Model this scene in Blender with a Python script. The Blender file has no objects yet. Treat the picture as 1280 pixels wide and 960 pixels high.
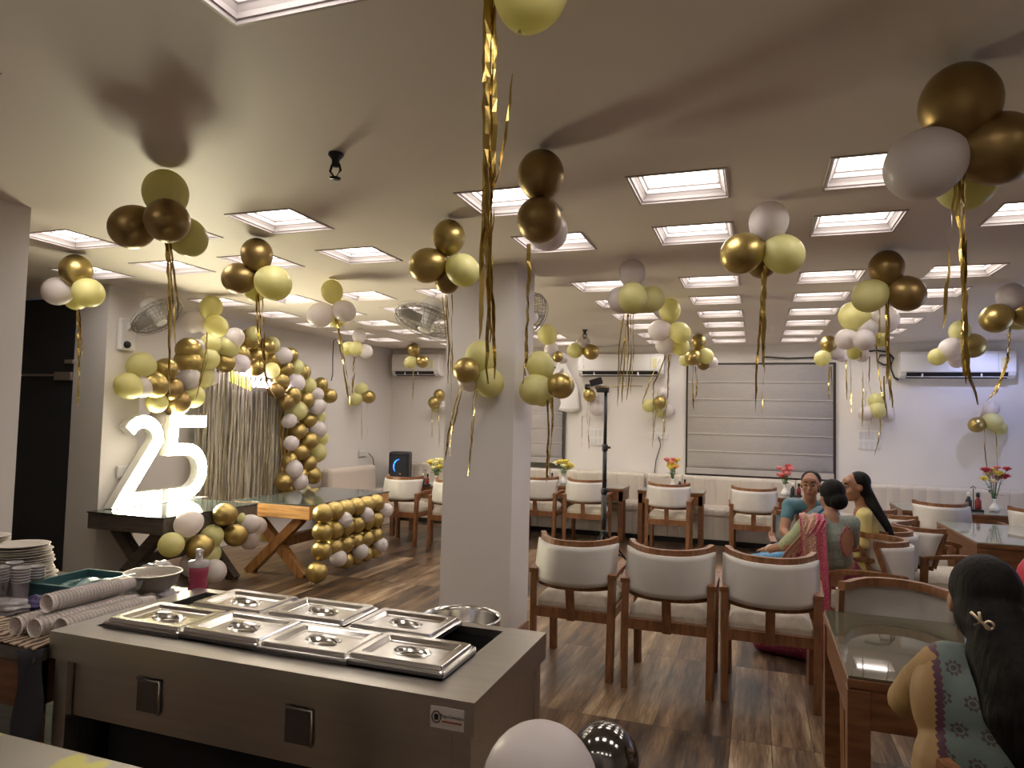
import bpy, bmesh, math, random
from mathutils import Vector, Matrix, Quaternion
random.seed(7)
S = bpy.context.scene
COL = S.collection
PI = math.pi

# ------------------------------------------------------------------ camera
F_PX = 869.18
CR = Vector((0.94317, 0.33134, 0.02390)).normalized()
CF = Vector((-0.33210, 0.94180, 0.05118)).normalized()
CU = CR.cross(CF).normalized()
CR = CF.cross(CU).normalized()
CP = Vector((0, 0, 1.7))
cam_d = bpy.data.cameras.new('camera')
cam = bpy.data.objects.new('camera', cam_d)
COL.objects.link(cam)
cam_d.sensor_width = 36.0
cam_d.lens = F_PX * 36.0 / 1280.0
cam_d.clip_start = 0.05
m = Matrix((CR, CU, -CF)).transposed().to_4x4()
m.translation = CP
cam.matrix_world = m
S.camera = cam

# ------------------------------------------------------------------ view, world, light levels
S.view_settings.view_transform = 'Standard'
S.view_settings.look = 'None'
S.view_settings.gamma = 1.0
S.view_settings.use_curve_mapping = False
S.view_settings.exposure = 0.33
PANEL = 9.6          # strength of the ceiling light panels
SIGN = 66.0          # strength of the lit numerals
WINDOW_W = 30.0      # bluish daylight of the side window
S.cycles.use_denoising = True
S.cycles.max_bounces = 8
S.cycles.diffuse_bounces = 5
S.cycles.glossy_bounces = 4
S.cycles.transmission_bounces = 6
S.cycles.transparent_max_bounces = 12
S.cycles.sample_clamp_indirect = 6
S.cycles.caustics_reflective = False
S.cycles.caustics_refractive = False
W = bpy.data.worlds.new('world'); S.world = W
W.use_nodes = True
W.node_tree.nodes['Background'].inputs[0].default_value = (0.30, 0.36, 0.55, 1)
W.node_tree.nodes['Background'].inputs[1].default_value = 0.5
ld = bpy.data.lights.new('window_daylight', 'AREA')
ld.shape = 'RECTANGLE'; ld.size = 2.4; ld.size_y = 1.3
ld.energy = WINDOW_W; ld.color = (0.46, 0.58, 1.0)
lo = bpy.data.objects.new('window_daylight', ld); COL.objects.link(lo)
lo.location = (4.75, 8.3, 1.85)
lo.rotation_euler = (0, math.radians(90), 0)
sl = bpy.data.lights.new('added_wall_spot', 'SPOT')  # added bluish spot for the wall patch and the balloon shadow
sl.energy = 26; sl.color = (0.50, 0.56, 1.0); sl.spot_size = math.radians(110); sl.spot_blend = 0.6; sl.shadow_soft_size = 0.03
so = bpy.data.objects.new('added_wall_spot', sl); COL.objects.link(so)
so.location = (2.9, 10.0, 2.86)
so.rotation_euler = (Vector((2.75, 10.95, 1.3)) - Vector(so.location)).to_track_quat('-Z', 'Y').to_euler()

# ------------------------------------------------------------------ helpers
def at(px, py, d):
    """point on the sight line of a photo pixel at distance d along the view axis"""
    return CP + (CF + CR * ((px - 640) / F_PX) + CU * ((480 - py) / F_PX)) * d

def dirp(px, py):
    return CF + CR * ((px - 640) / F_PX) + CU * ((480 - py) / F_PX)

def atX(px, py, X):
    v = dirp(px, py); return CP + v * (X / v.x)
def atY(px, py, Y):
    v = dirp(px, py); return CP + v * (Y / v.y)
def atZ(px, py, Z):
    v = dirp(px, py); return CP + v * ((Z - CP.z) / v.z)
def depth(P):
    return (Vector(P) - CP).dot(CF)

MATS = {}
def mat(name, col=(.8, .8, .8), rough=.5, metal=0., emit=None, estr=0., trans=0., sss=0., alpha=1., spec=None, coat=0.):
    if name in MATS: return MATS[name]
    M = bpy.data.materials.new(name); M.use_nodes = True
    b = M.node_tree.nodes['Principled BSDF']
    b.inputs['Base Color'].default_value = (*col, 1)
    b.inputs['Roughness'].default_value = rough
    b.inputs['Metallic'].default_value = metal
    if emit: b.inputs['Emission Color'].default_value = (*emit, 1); b.inputs['Emission Strength'].default_value = estr
    if trans: b.inputs['Transmission Weight'].default_value = trans
    if sss: b.inputs['Subsurface Weight'].default_value = sss; b.inputs['Subsurface Radius'].default_value = (.05, .04, .02)
    if alpha < 1: b.inputs['Alpha'].default_value = alpha
    if spec is not None: b.inputs['Specular IOR Level'].default_value = spec
    if coat: b.inputs['Coat Weight'].default_value = coat; b.inputs['Coat Roughness'].default_value = .08
    MATS[name] = M
    return M

def nodes(M):
    nt = M.node_tree
    return nt, nt.nodes, nt.links, nt.nodes['Principled BSDF']

def add_noise(M, c1, c2, scale=(1, 1, 1), nscale=5., detail=4., lo=.3, hi=.7, bump=0., coord='Object', bscale=None):
    nt, N, L, B = nodes(M)
    tc = N.new('ShaderNodeTexCoord'); mp = N.new('ShaderNodeMapping')
    mp.inputs['Scale'].default_value = scale
    L.new(tc.outputs[coord], mp.inputs[0])
    nz = N.new('ShaderNodeTexNoise'); nz.inputs['Scale'].default_value = nscale; nz.inputs['Detail'].default_value = detail
    L.new(mp.outputs[0], nz.inputs[0])
    cr = N.new('ShaderNodeValToRGB')
    cr.color_ramp.elements[0].position = lo; cr.color_ramp.elements[0].color = (*c1, 1)
    cr.color_ramp.elements[1].position = hi; cr.color_ramp.elements[1].color = (*c2, 1)
    L.new(nz.outputs[0], cr.inputs[0]); L.new(cr.outputs[0], B.inputs['Base Color'])
    if bump:
        bp = N.new('ShaderNodeBump'); bp.inputs['Strength'].default_value = bump; bp.inputs['Distance'].default_value = .01
        L.new(nz.outputs[0], bp.inputs['Height']); L.new(bp.outputs[0], B.inputs['Normal'])
    return M

class MB:
    """collects simple solids into one mesh"""
    def __init__(s): s.bm = bmesh.new()
    def _xf(s, vs, M):
        if M is not None: bmesh.ops.transform(s.bm, matrix=M, verts=vs)
    def box(s, x0, x1, y0, y1, z0, z1, bev=0., M=None, seg=2):
        r = bmesh.ops.create_cube(s.bm, size=1)
        vs = r['verts']
        bmesh.ops.scale(s.bm, vec=(abs(x1 - x0), abs(y1 - y0), abs(z1 - z0)), verts=vs)
        bmesh.ops.translate(s.bm, vec=((x0 + x1) / 2, (y0 + y1) / 2, (z0 + z1) / 2), verts=vs)
        if bev:
            es = list({e for v in vs for e in v.link_edges})
            rr = bmesh.ops.bevel(s.bm, geom=es, offset=bev, segments=seg, affect='EDGES', profile=.5)
            vs = list({v for f in rr['faces'] for v in f.verts} | {v for v in vs if v.is_valid})
        s._xf(vs, M); return s
    def lathe(s, prof, n=24, M=None, cap=True, smooth=True):
        """prof: [(r, z)]"""
        rings = []
        for r, z in prof:
            rings.append([s.bm.verts.new((r * math.cos(2 * PI * k / n), r * math.sin(2 * PI * k / n), z)) for k in range(n)])
        for a, b in zip(rings, rings[1:]):
            for k in range(n):
                f = s.bm.faces.new((a[k], a[(k + 1) % n], b[(k + 1) % n], b[k])); f.smooth = smooth
        if cap:
            if prof[0][0] > 1e-4: s.bm.faces.new(rings[0][::-1])
            if prof[-1][0] > 1e-4: s.bm.faces.new(rings[-1])
        vs = [v for r in rings for v in r]
        s._xf(vs, M); return s
    def sphere(s, c, r, M=None, u=16, v=10, sc=(1, 1, 1), rot=None):
        q = bmesh.ops.create_uvsphere(s.bm, u_segments=u, v_segments=v, radius=1)
        vs = q['verts']
        T = Matrix.Translation(Vector(c)) @ (rot.to_matrix().to_4x4() if rot else Matrix()) @ Matrix.Diagonal((r * sc[0], r * sc[1], r * sc[2], 1))
        bmesh.ops.transform(s.bm, matrix=T, verts=vs)
        for x in {f for w in vs for f in w.link_faces}: x.smooth = True
        s._xf(vs, M); return s
    def tube(s, pts, rad, n=8, M=None, closed=False):
        pts = [Vector(p) for p in pts]; k = len(pts)
        rads = rad if isinstance(rad, (list, tuple)) else [rad] * k
        rings = []; up = Vector((0, 0, 1))
        for i, p in enumerate(pts):
            if closed: t = pts[(i + 1) % k] - pts[i - 1]
            else: t = pts[min(i + 1, k - 1)] - pts[max(i - 1, 0)]
            t.normalize()
            a = up if abs(t.dot(up)) < .93 else Vector((1, 0, 0))
            x = t.cross(a).normalized(); y = t.cross(x).normalized()
            rings.append([s.bm.verts.new(p + (x * math.cos(2 * PI * j / n) + y * math.sin(2 * PI * j / n)) * rads[i]) for j in range(n)])
        rr = list(zip(rings, rings[1:])) + ([(rings[-1], rings[0])] if closed else [])
        for a, b in rr:
            for j in range(n):
                f = s.bm.faces.new((a[j], a[(j + 1) % n], b[(j + 1) % n], b[j])); f.smooth = True
        if not closed:
            s.bm.faces.new(rings[0][::-1]); s.bm.faces.new(rings[-1])
        s._xf([v for r in rings for v in r], M); return s
    def sweep(s, pts, w, h, M=None, smooth=False):
        """rectangular section swept along pts; w sideways in plan, h along z"""
        pts = [Vector(p) for p in pts]; k = len(pts); rings = []
        for i, p in enumerate(pts):
            t = (pts[min(i + 1, k - 1)] - pts[max(i - 1, 0)]).normalized()
            x = t.cross(Vector((0, 0, 1)))
            x = x.normalized() if x.length > 1e-4 else Vector((1, 0, 0))
            z = x.cross(t).normalized()
            rings.append([s.bm.verts.new(p + x * a * w / 2 + z * b * h / 2) for a, b in ((-1, -1), (1, -1), (1, 1), (-1, 1))])
        for a, b in zip(rings, rings[1:]):
            for j in range(4):
                f = s.bm.faces.new((a[j], a[(j + 1) % 4], b[(j + 1) % 4], b[j])); f.smooth = smooth
        s.bm.faces.new(rings[0][::-1]); s.bm.faces.new(rings[-1])
        s._xf([v for r in rings for v in r], M); return s
    def beam(s, a, b, w, h, M=None, up=(0, 0, 1)):
        a = Vector(a); b = Vector(b); t = (b - a).normalized(); up = Vector(up)
        x = t.cross(up)
        x = x.normalized() if x.length > 1e-4 else Vector((1, 0, 0))
        z = x.cross(t).normalized(); L = []
        for p in (a, b): L.append([s.bm.verts.new(p + x * i * w / 2 + z * j * h / 2) for i, j in ((-1, -1), (1, -1), (1, 1), (-1, 1))])
        for j in range(4): s.bm.faces.new((L[0][j], L[0][(j + 1) % 4], L[1][(j + 1) % 4], L[1][j]))
        s.bm.faces.new(L[0][::-1]); s.bm.faces.new(L[1])
        s._xf(L[0] + L[1], M); return s
    def grid(s, fn, nu, nv, thick=0., smooth=True):
        """fn(u,v)->Vector for u,v in 0..1; a shell when thick"""
        A = [[Vector(fn(i / nu, j / nv)) for j in range(nv + 1)] for i in range(nu + 1)]
        layers = [[[s.bm.verts.new(p) for p in r] for r in A]]
        if thick:
            B = []
            for i in range(nu + 1):
                row = []
                for j in range(nv + 1):
                    du = A[min(i + 1, nu)][j] - A[max(i - 1, 0)][j]; dv = A[i][min(j + 1, nv)] - A[i][max(j - 1, 0)]
                    nn = du.cross(dv)
                    nn = nn.normalized() if nn.length > 1e-9 else Vector((0, 0, 1))
                    row.append(s.bm.verts.new(A[i][j] - nn * thick))
                B.append(row)
            layers.append(B)
        for li, Lr in enumerate(layers):
            for i in range(nu):
                for j in range(nv):
                    q = (Lr[i][j], Lr[i + 1][j], Lr[i + 1][j + 1], Lr[i][j + 1])
                    f = s.bm.faces.new(q if li == 0 else q[::-1]); f.smooth = smooth
        if thick:
            T, B = layers
            def rim(a0, a1, b0, b1):
                try: s.bm.faces.new((a0, b0, b1, a1))
                except ValueError: pass
            for i in range(nu):
                rim(T[i][0], T[i + 1][0], B[i][0], B[i + 1][0]); rim(T[i + 1][nv], T[i][nv], B[i + 1][nv], B[i][nv])
            for j in range(nv):
                rim(T[0][j + 1], T[0][j], B[0][j + 1], B[0][j]); rim(T[nu][j], T[nu][j + 1], B[nu][j], B[nu][j + 1])
        return s
    def poly(s, pts, ext=None):
        """flat polygon, extruded by the vector ext"""
        a = [s.bm.verts.new(p) for p in pts]
        if ext is None: s.bm.faces.new(a); return s
        e = Vector(ext); b = [s.bm.verts.new(Vector(p) + e) for p in pts]
        s.bm.faces.new(a[::-1]); s.bm.faces.new(b)
        for i in range(len(a)):
            j = (i + 1) % len(a); s.bm.faces.new((a[i], a[j], b[j], b[i]))
        return s
    def mesh(s, name, fix=True):
        if fix: bmesh.ops.recalc_face_normals(s.bm, faces=s.bm.faces)
        me = bpy.data.meshes.new(name); s.bm.to_mesh(me); s.bm.free(); return me
    def build(s, name, m, parent=None, loc=None, rz=0., label=None, fix=True):
        o = bpy.data.objects.new(name, s.mesh(name, fix)); COL.objects.link(o)
        if m: o.data.materials.append(m)
        if parent is not None: o.parent = parent
        if loc is not None: o.location = loc
        if rz: o.rotation_euler.z = rz
        if label: o['label'] = label
        return o

def tag(o, label=None, cat=None, group=None, kind=None):
    if label: o['label'] = label
    if cat: o['category'] = cat
    if group: o['group'] = group
    if kind: o['kind'] = kind
    return o

def empty(name, loc=(0, 0, 0), rz=0., label=None, cat=None, group=None):
    o = bpy.data.objects.new(name, None); COL.objects.link(o)
    o.empty_display_size = .1
    o.location = loc; o.rotation_euler.z = rz
    return tag(o, label, cat, group)

def struct(o, label=None):
    o['kind'] = 'structure'
    if label: o['label'] = label
    return o

def copy_tree(o, parent=None):
    c = o.copy(); COL.objects.link(c); c.parent = parent
    for ch in list(o.children): copy_tree(ch, c)
    return c

def Rz(a): return Matrix.Rotation(a, 4, 'Z')
def T(x, y, z): return Matrix.Translation((x, y, z))

# ------------------------------------------------------------------ materials
m_wall = add_noise(mat('wall_paint', (.72, .68, .65), .6), (.70, .66, .63), (.75, .71, .68), nscale=.8, detail=2)
m_ceil = add_noise(mat('ceiling_paint', (.8, .75, .7), .55), (.80, .735, .675), (.86, .79, .73), nscale=.6, detail=3)
m_col = add_noise(mat('column_paint', (.7, .66, .65), .5), (.66, .62, .61), (.72, .69, .68), nscale=1.2, detail=3)
m_trimw = mat('lamp_moulding_white', (.50, .455, .45), .35)
m_panel = mat('lamp_diffuser', (1, 1, 1), .5, emit=(1, .925, .85), estr=PANEL)
m_panel2 = mat('lamp_diffuser_warm', (1, 1, 1), .5, emit=(1, .90, .76), estr=PANEL)
m_sign = mat('lit_acrylic', (1, 1, 1), .4, emit=(1, .91, .62), estr=SIGN)
m_signside = mat('sign_side_metal', (.75, .74, .70), .4, .2)
m_neon = mat('neon_tube', (1, 1, 1), .4, emit=(1, .86, 1), estr=9)
m_neony = mat('neon_tube_yellow', (1, .9, .2), .4, emit=(1, .78, .06), estr=1.6)
m_door = mat('dark_tinted_glass', (.032, .034, .038), .3)
m_steel = add_noise(mat('brushed_steel', (.52, .49, .46), .3, 1.), (.52, .49, .46), (.58, .55, .51), scale=(.5, 14, 14), nscale=3, detail=3)
m_steel2 = mat('polished_steel', (.66, .64, .61), .17, 1.)
m_steeld = mat('dark_steel', (.16, .15, .15), .35, .9)
m_black = mat('black_plastic', (.012, .012, .014), .4)
m_dark = mat('dark_void', (.01, .01, .012), .7)
m_white = mat('white_plastic', (.78, .76, .74), .35)
m_ac = mat('appliance_white', (.80, .78, .77), .3)
m_gold = mat('foil_gold', (.55, .40, .12), .22, 1.)
m_golddk = mat('foil_antique', (.40, .28, .09), .25, 1.)
m_chair = mat('chair_wood', (.20, .085, .035), .38)
add_noise(m_chair, (.14, .055, .022), (.27, .12, .05), scale=(6, 6, 1.2), nscale=6)
m_fabric = mat('cream_upholstery', (.60, .54, .45), .75)
add_noise(m_fabric, (.56, .50, .41), (.66, .60, .50), nscale=30, bump=.05)
m_back = mat('cream_leatherette', (.56, .53, .50), .5)
add_noise(m_back, (.54, .51, .48), (.60, .57, .54), nscale=5, bump=.02)
m_sofa = mat('bench_leatherette', (.58, .52, .45), .38)
m_twood = mat('table_wood', (.22, .09, .035), .35)
add_noise(m_twood, (.11, .042, .017), (.22, .092, .038), scale=(1.5, 9, 9), nscale=4)
m_pine = mat('golden_wood', (.50, .26, .09), .42)
add_noise(m_pine, (.34, .155, .045), (.62, .34, .13), scale=(1.2, 12, 12), nscale=3.5, detail=6)
m_pinel = mat('golden_wood_upright', (.45, .23, .08), .42)
add_noise(m_pinel, (.26, .115, .035), (.54, .27, .10), scale=(10, 10, 1.5), nscale=3.5, detail=6)
m_glass = mat('table_glass', (.74, .80, .74), .03, trans=1.); MATS['table_glass'].node_tree.nodes['Principled BSDF'].inputs['IOR'].default_value = 1.5
m_glassd = mat('dark_glass_top', (.04, .05, .05), .06)
m_glassg = mat('pale_table_glass', (.30, .31, .28), .06)
m_clear = mat('clear_plastic', (.85, .80, .80), .2, trans=.45)
m_blk = mat('black_rubber', (.02, .02, .02), .6)
m_leaf = mat('leaf_green', (.05, .16, .03), .5)
m_skin = mat('warm_brown_skin', (.30, .145, .085), .5, sss=.05)
m_hair = mat('black_hair', (.006, .005, .005), .6, spec=.15)
add_noise(m_hair, (.003, .0025, .0025), (.010, .008, .007), scale=(30, 30, 2), nscale=3, bump=.3)

# balloons
bW = mat('balloon_white', (.80, .74, .73), .38, sss=.0)
bP = mat('balloon_pastel_yellow', (.80, .76, .36), .38)
bG = mat('balloon_chrome_gold', (.44, .33, .12), .34, .85)
bGshade = mat('balloon_gold_shaded', (.30, .205, .08), .38, .8)  # the chrome gold again, darker: shade put into the colour
bK = mat('balloon_black_chrome', (.20, .19, .19), .12, 1.)
for M_ in (bW, bP):
    nt, N, L, B = nodes(M_)
    tr = N.new('ShaderNodeBsdfTranslucent'); tr.inputs[0].default_value = B.inputs['Base Color'].default_value
    mx = N.new('ShaderNodeMixShader'); mx.inputs[0].default_value = .38
    out = N['Material Output']
    L.new(B.outputs[0], mx.inputs[1]); L.new(tr.outputs[0], mx.inputs[2]); L.new(mx.outputs[0], out.inputs[0])

# floor: printed plank tiles, 0.2 m wide running away from the camera
m_floor = mat('plank_floor', (.25, .18, .12), .3)
nt, N, L, B = nodes(m_floor)
tc = N.new('ShaderNodeTexCoord')
sep = N.new('ShaderNodeSeparateXYZ'); L.new(tc.outputs['Object'], sep.inputs[0])
def mth(op, a, b=None, c=None):
    n = N.new('ShaderNodeMath'); n.operation = op
    for i, v in enumerate((a, b, c)):
        if v is None: continue
        if isinstance(v, (int, float)): n.inputs[i].default_value = v
        else: L.new(v, n.inputs[i])
    return n.outputs[0]
ux = mth('DIVIDE', mth('ADD', sep.outputs[0], 20.14), .2085)
uy = mth('DIVIDE', mth('SUBTRACT', sep.outputs[1], 4.06 - 24), 1.2)
ix = mth('FLOOR', ux); iy = mth('FLOOR', uy)
cb = N.new('ShaderNodeCombineXYZ'); L.new(ix, cb.inputs[0]); L.new(iy, cb.inputs[1])
wn = N.new('ShaderNodeTexWhiteNoise'); L.new(cb.outputs[0], wn.inputs[0])
mp = N.new('ShaderNodeVectorMath'); mp.operation = 'MULTIPLY'; L.new(tc.outputs['Object'], mp.inputs[0]); mp.inputs[1].default_value = (9., .9, 1)
av = N.new('ShaderNodeVectorMath'); av.operation = 'MULTIPLY_ADD'; L.new(wn.outputs['Color'], av.inputs[0]); av.inputs[1].default_value = (20, 20, 20); L.new(mp.outputs[0], av.inputs[2])
n1 = N.new('ShaderNodeTexNoise'); n1.inputs['Scale'].default_value = 1.2; n1.inputs['Detail'].default_value = 6; n1.inputs['Roughness'].default_value = .65
L.new(av.outputs[0], n1.inputs[0])
mp2 = N.new('ShaderNodeVectorMath'); mp2.operation = 'MULTIPLY'; L.new(av.outputs[0], mp2.inputs[0]); mp2.inputs[1].default_value = (5, 3, 1)
n2 = N.new('ShaderNodeTexNoise'); n2.inputs['Scale'].default_value = 2.; n2.inputs['Detail'].default_value = 8; n2.inputs['Roughness'].default_value = .7
L.new(mp2.outputs[0], n2.inputs[0])
v1 = mth('ADD', mth('MULTIPLY', n1.outputs[0], .82), mth('MULTIPLY', n2.outputs[0], .40))
v2 = mth('ADD', v1, mth('MULTIPLY', wn.outputs['Value'], .20))
cr = N.new('ShaderNodeValToRGB'); L.new(v2, cr.inputs[0])
e = cr.color_ramp.elements
e[0].position = .50; e[0].color = (.012, .008, .006, 1)
e[1].position = .95; e[1].color = (.42, .31, .20, 1)
for pos, c in ((.58, (.032, .019, .012)), (.68, (.095, .056, .031)), (.80, (.20, .128, .072))):
    q = cr.color_ramp.elements.new(pos); q.color = (*c, 1)
fx = mth('FRACT', ux); fy = mth('FRACT', uy)
jx = mth('LESS_THAN', mth('MINIMUM', fx, mth('SUBTRACT', 1, fx)), .011)
jy = mth('LESS_THAN', mth('MINIMUM', fy, mth('SUBTRACT', 1, fy)), .0022)
jj = mth('MAXIMUM', jx, jy)
mx = N.new('ShaderNodeMix'); mx.data_type = 'RGBA'; L.new(mth('MULTIPLY', jj, .75), mx.inputs[0]); L.new(cr.outputs[0], mx.inputs[6]); mx.inputs[7].default_value = (.02, .015, .012, 1)
L.new(mx.outputs[2], B.inputs['Base Color'])
rr = N.new('ShaderNodeMapRange'); L.new(n2.outputs[0], rr.inputs[0]); rr.inputs[3].default_value = .22; rr.inputs[4].default_value = .42
L.new(rr.outputs[0], B.inputs['Roughness'])

# ------------------------------------------------------------------ room shell
CZ = 2.90
YB = 10.95                      # back wall
# lights: column left edges, row near edges, size
LW, LD = .465, .444
COLX = {'A': -.608, 'B': .311, 'C': 1.223, 'L1': -1.525, 'L2': -3.041, 'L3': -3.93, 'L4': -4.83, 'L5': -5.73}
ROWY = [-1.2, 1.236, 3.333, 4.249, 5.793, 6.692, 7.587, 8.424, 9.299, 10.099]
cells = [(c, j) for c in COLX for j in range(10)]
skip = {('L3', 1), ('L5', 1), ('L5', 2), ('L5', 0), ('L4', 0), ('L3', 0)}
cells = [c for c in cells if c not in skip and not (c[0] == 'L5' and c[1] > 8)]
XS = sorted({-10, 4.6} | {x for v in COLX.values() for x in (v, v + LW)})
YS = sorted({-1.8, 11.1} | {y for v in ROWY for y in (v, v + LD)})
holes = {(round(COLX[c], 3), round(ROWY[j], 3)) for c, j in cells}
b = MB()
for x0, x1 in zip(XS, XS[1:]):
    for y0, y1 in zip(YS, YS[1:]):
        if (round(x0, 3), round(y0, 3)) in holes: continue
        b.poly([(x0, y0, CZ), (x0, y1, CZ), (x1, y1, CZ), (x1, y0, CZ)])
bmesh.ops.remove_doubles(b.bm, verts=b.bm.verts, dist=1e-4)
struct(b.build('ceiling', m_ceil, fix=False))
b = MB(); b.box(-10, 4.6, -1.8, 11.1, CZ + .30, CZ + .4); struct(b.build('trim_1', m_ceil), 'slab above the ceiling')
b = MB(); b.box(-10, 4.6, -1.8, 11.1, -.1, 0); struct(b.build('floor', m_floor))
# back wall with two window openings covered by blinds
b = MB(); b.box(-7.2, 4.6, YB, YB + .15, 0, CZ + .35); struct(b.build('wall_back', m_wall))
# left wall, slightly out of square
b = MB(); b.poly([(-6.55, 5.34, 0), (-6.12, YB + .1, 0), (-6.3, YB + .1, 0), (-6.75, 5.34, 0)], (0, 0, CZ + .35)); struct(b.build('wall_left', m_wall))
# pier beside the glass door, and the door wall
b = MB(); b.box(-6.27, -5.86, 4.95, 5.36, 0, CZ); b.box(-6.75, -6.27, 5.15, 5.36, 0, CZ); struct(b.build('wall_left_pier', m_wall))
b = MB(); b.box(-10, -9.2, 4.86, 5.1, 0, CZ); b.box(-9.2, -6.275, 4.9, 5.1, 2.8, CZ); b.box(-10, -9.9, -1.8, 4.9, 0, CZ + .3); struct(b.build('wall_left_lobby', m_wall))
b = MB(); b.box(-4.9, -4.12, -1.8, 2.92, 0, CZ + .3); struct(b.build('wall_left_near', m_wall))
b = MB(); b.box(4.45, 4.6, -1.8, 7.0, 0, CZ + .35); b.box(4.45, 4.6, 9.6, 11.1, 0, CZ + .35); b.box(4.45, 4.6, 7.0, 9.6, 0, 1.1); b.box(4.45, 4.6, 7.0, 9.6, 2.55, CZ + .35)
struct(b.build('wall_right', m_wall))
b = MB(); b.box(-10, 4.6, -1.9, -1.8, 0, CZ + .35); struct(b.build('wall_front', m_wall))
b = MB()
for y in (7.0, 8.27, 9.55): b.box(4.48, 4.56, y, y + .05, 1.1, 2.55)
b.box(4.48, 4.56, 7.0, 9.6, 1.1, 1.15); b.box(4.48, 4.56, 7.0, 9.6, 2.5, 2.55)
struct(b.build('window_3', m_white), 'white framed side window')
# pillar
b = MB(); b.box(-2.31, -1.735, 4.98, 5.42, 0, CZ + .3); struct(b.build('wall_pillar', m_col), 'square painted pillar in the middle of the hall')
b = MB(); b.box(-2.325, -1.72, 4.965, 5.435, 0, .09, .004); struct(b.build('baseboard_pillar', m_twood))
# skirting on back wall and left wall
b = MB(); b.box(-6.12, 4.45, YB - .015, YB, 0, .09); struct(b.build('baseboard_back', m_twood))

# glass door between pier and near wall
b = MB(); b.box(-9.2, -6.285, 4.955, 4.97, .01, 2.79); dg = struct(b.build('door_1', m_door), 'dark tinted glass door')
b = MB(); b.box(-6.50, -6.275, 4.925, 4.99, 1.98, 2.06, .004); b.build('patch_fitting', mat('fitting_steel', (.55, .48, .42), .35, .8), dg)
b = MB(); b.box(-6.36, -6.25, 4.92, 4.954, 2.14, 2.18, .004); b.build('lock_plate', MATS['fitting_steel'], dg)
b = MB(); b.box(-9.2, -6.505, 4.935, 4.954, 2.02, 2.04); b.build('rail', MATS['fitting_steel'], dg)

# windows with blinds on the back wall
m_blind = mat('blind_fabric', (.40, .37, .355), .8); add_noise(m_blind, (.37, .34, .33), (.43, .40, .385), scale=(2, 2, 40), nscale=6)
m_bframe = mat('window_frame_dark', (.045, .035, .03), .4)
def blind(x0, x1, z0, z1, n, num, lab):
    b = MB()
    b.box(x0 - .02, x1 + .03, YB - .04, YB - .001, z0 - .06, z1 + .03)
    w = struct(b.build('window_%d' % num, m_bframe))
    b = MB(); hh = (z1 - z0 - .10) / n
    def fn(u, v):
        z = z0 + .10 + v * (z1 - z0 - .10); k = (v * n) % 1.0
        return Vector((x0 + .01 + u * (x1 - x0 - .02), YB - .055 - .009 * math.sin(PI * k) ** .7 if 0 < k < 1 else YB - .055, z))
    b.grid(fn, 1, n * 6, .006, smooth=True)
    o = b.build('roman_blind', m_blind)
    tag(o, lab, 'blind')
    b = MB()
    for k in range(1, n): b.box(x0 + .01, x1 - .01, YB - .068, YB - .055, z0 + .10 + k * hh - .004, z0 + .10 + k * hh + .004)
    b.build('batten', mat('blind_seam', (.62, .58, .54), .7), o)
    b = MB(); b.box(x0, x1, YB - .08, YB - .045, z0 + .015, z0 + .10, .006); b.build('bottom_bar', m_blind, o)
blind(-1.0, 1.04, .94, 2.60, 6, 1, 'wide grey roman blind on back wall behind the seated women')
blind(-3.75, -2.95, 1.0, 2.55, 6, 2, 'narrow grey roman blind on back wall just behind the pillar')

# ------------------------------------------------------------------ ceiling lights
def make_light():
    t = empty('ceiling_light')
    b = MB()   # flat lip
    def ring(x0, x1, y0, y1, z0, X0, X1, Y0, Y1, z1):
        a = [(x0, y0, z0), (x1, y0, z0), (x1, y1, z0), (x0, y1, z0)]; c = [(X0, Y0, z1), (X1, Y0, z1), (X1, Y1, z1), (X0, Y1, z1)]
        va = [b.bm.verts.new(p) for p in a]; vc = [b.bm.verts.new(p) for p in c]
        for i in range(4): b.bm.faces.new((va[i], va[(i + 1) % 4], vc[(i + 1) % 4], vc[i]))
    prof = [(-.008, .0), (-.004, -.006), (.006, -.006), (.009, .004), (.016, .006), (.022, .020), (.034, .036), (.040, .040), (.043, .062), (.052, .066), (.052, .082)]
    for (i0, z0), (i1, z1) in zip(prof, prof[1:]):
        ring(i0, LW - i0, i0, LD - i0, z0, i1, LW - i1, i1, LD - i1, z1)
    b.build('moulding', m_trimw, t, fix=False)
    b = MB(); b.box(.045, LW - .045, .045, LD - .045, .076, .084); b.build('diffuser', m_panel, t)
    return t
lt0 = make_light()
first = True
rown = ['row behind the camera', 'first row from the camera', 'second row', 'third row', 'fourth row', 'fifth row', 'sixth row', 'seventh row', 'eighth row', 'last row by the back wall']
coln = {'A': 'first column right of the pillar', 'B': 'second column right of the pillar', 'C': 'third column right of the pillar', 'D': 'fourth column right of the pillar', 'E': 'column nearest the right wall',
        'L1': 'column in line with the pillar', 'L2': 'first column left of the pillar', 'L3': 'second column left of the pillar', 'L4': 'third column left of the pillar', 'L5': 'column nearest the left wall'}
def vis(P, m_=40):
    v = Vector(P) - CP; d = v.dot(CF)
    if d < .1: return False
    x = 640 + F_PX * v.dot(CR) / d; y = 480 - F_PX * v.dot(CU) / d
    return -m_ < x < 1280 + m_ and -m_ < y < 960 + m_
for c, j in cells:
    o = lt0 if first else copy_tree(lt0)
    first = False
    o.location = (COLX[c], ROWY[j], CZ)
    tag(o, 'recessed square ceiling light, %s, %s' % (rown[j], coln[c]), 'ceiling light', 'recessed square ceiling lights')

t = empty('added_spot_fitting', (2.9, 10.0, CZ), 0, 'added round spotlight fitting, unseen, near the right air conditioner', 'spotlight')  # made-up fitting for the added spot
b = MB(); b.lathe([(.045, 0), (.045, -.012), (.034, -.014), (.030, -.002), (.001, -.001)], 20, cap=False); b.build('bezel', m_white, t)
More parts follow.
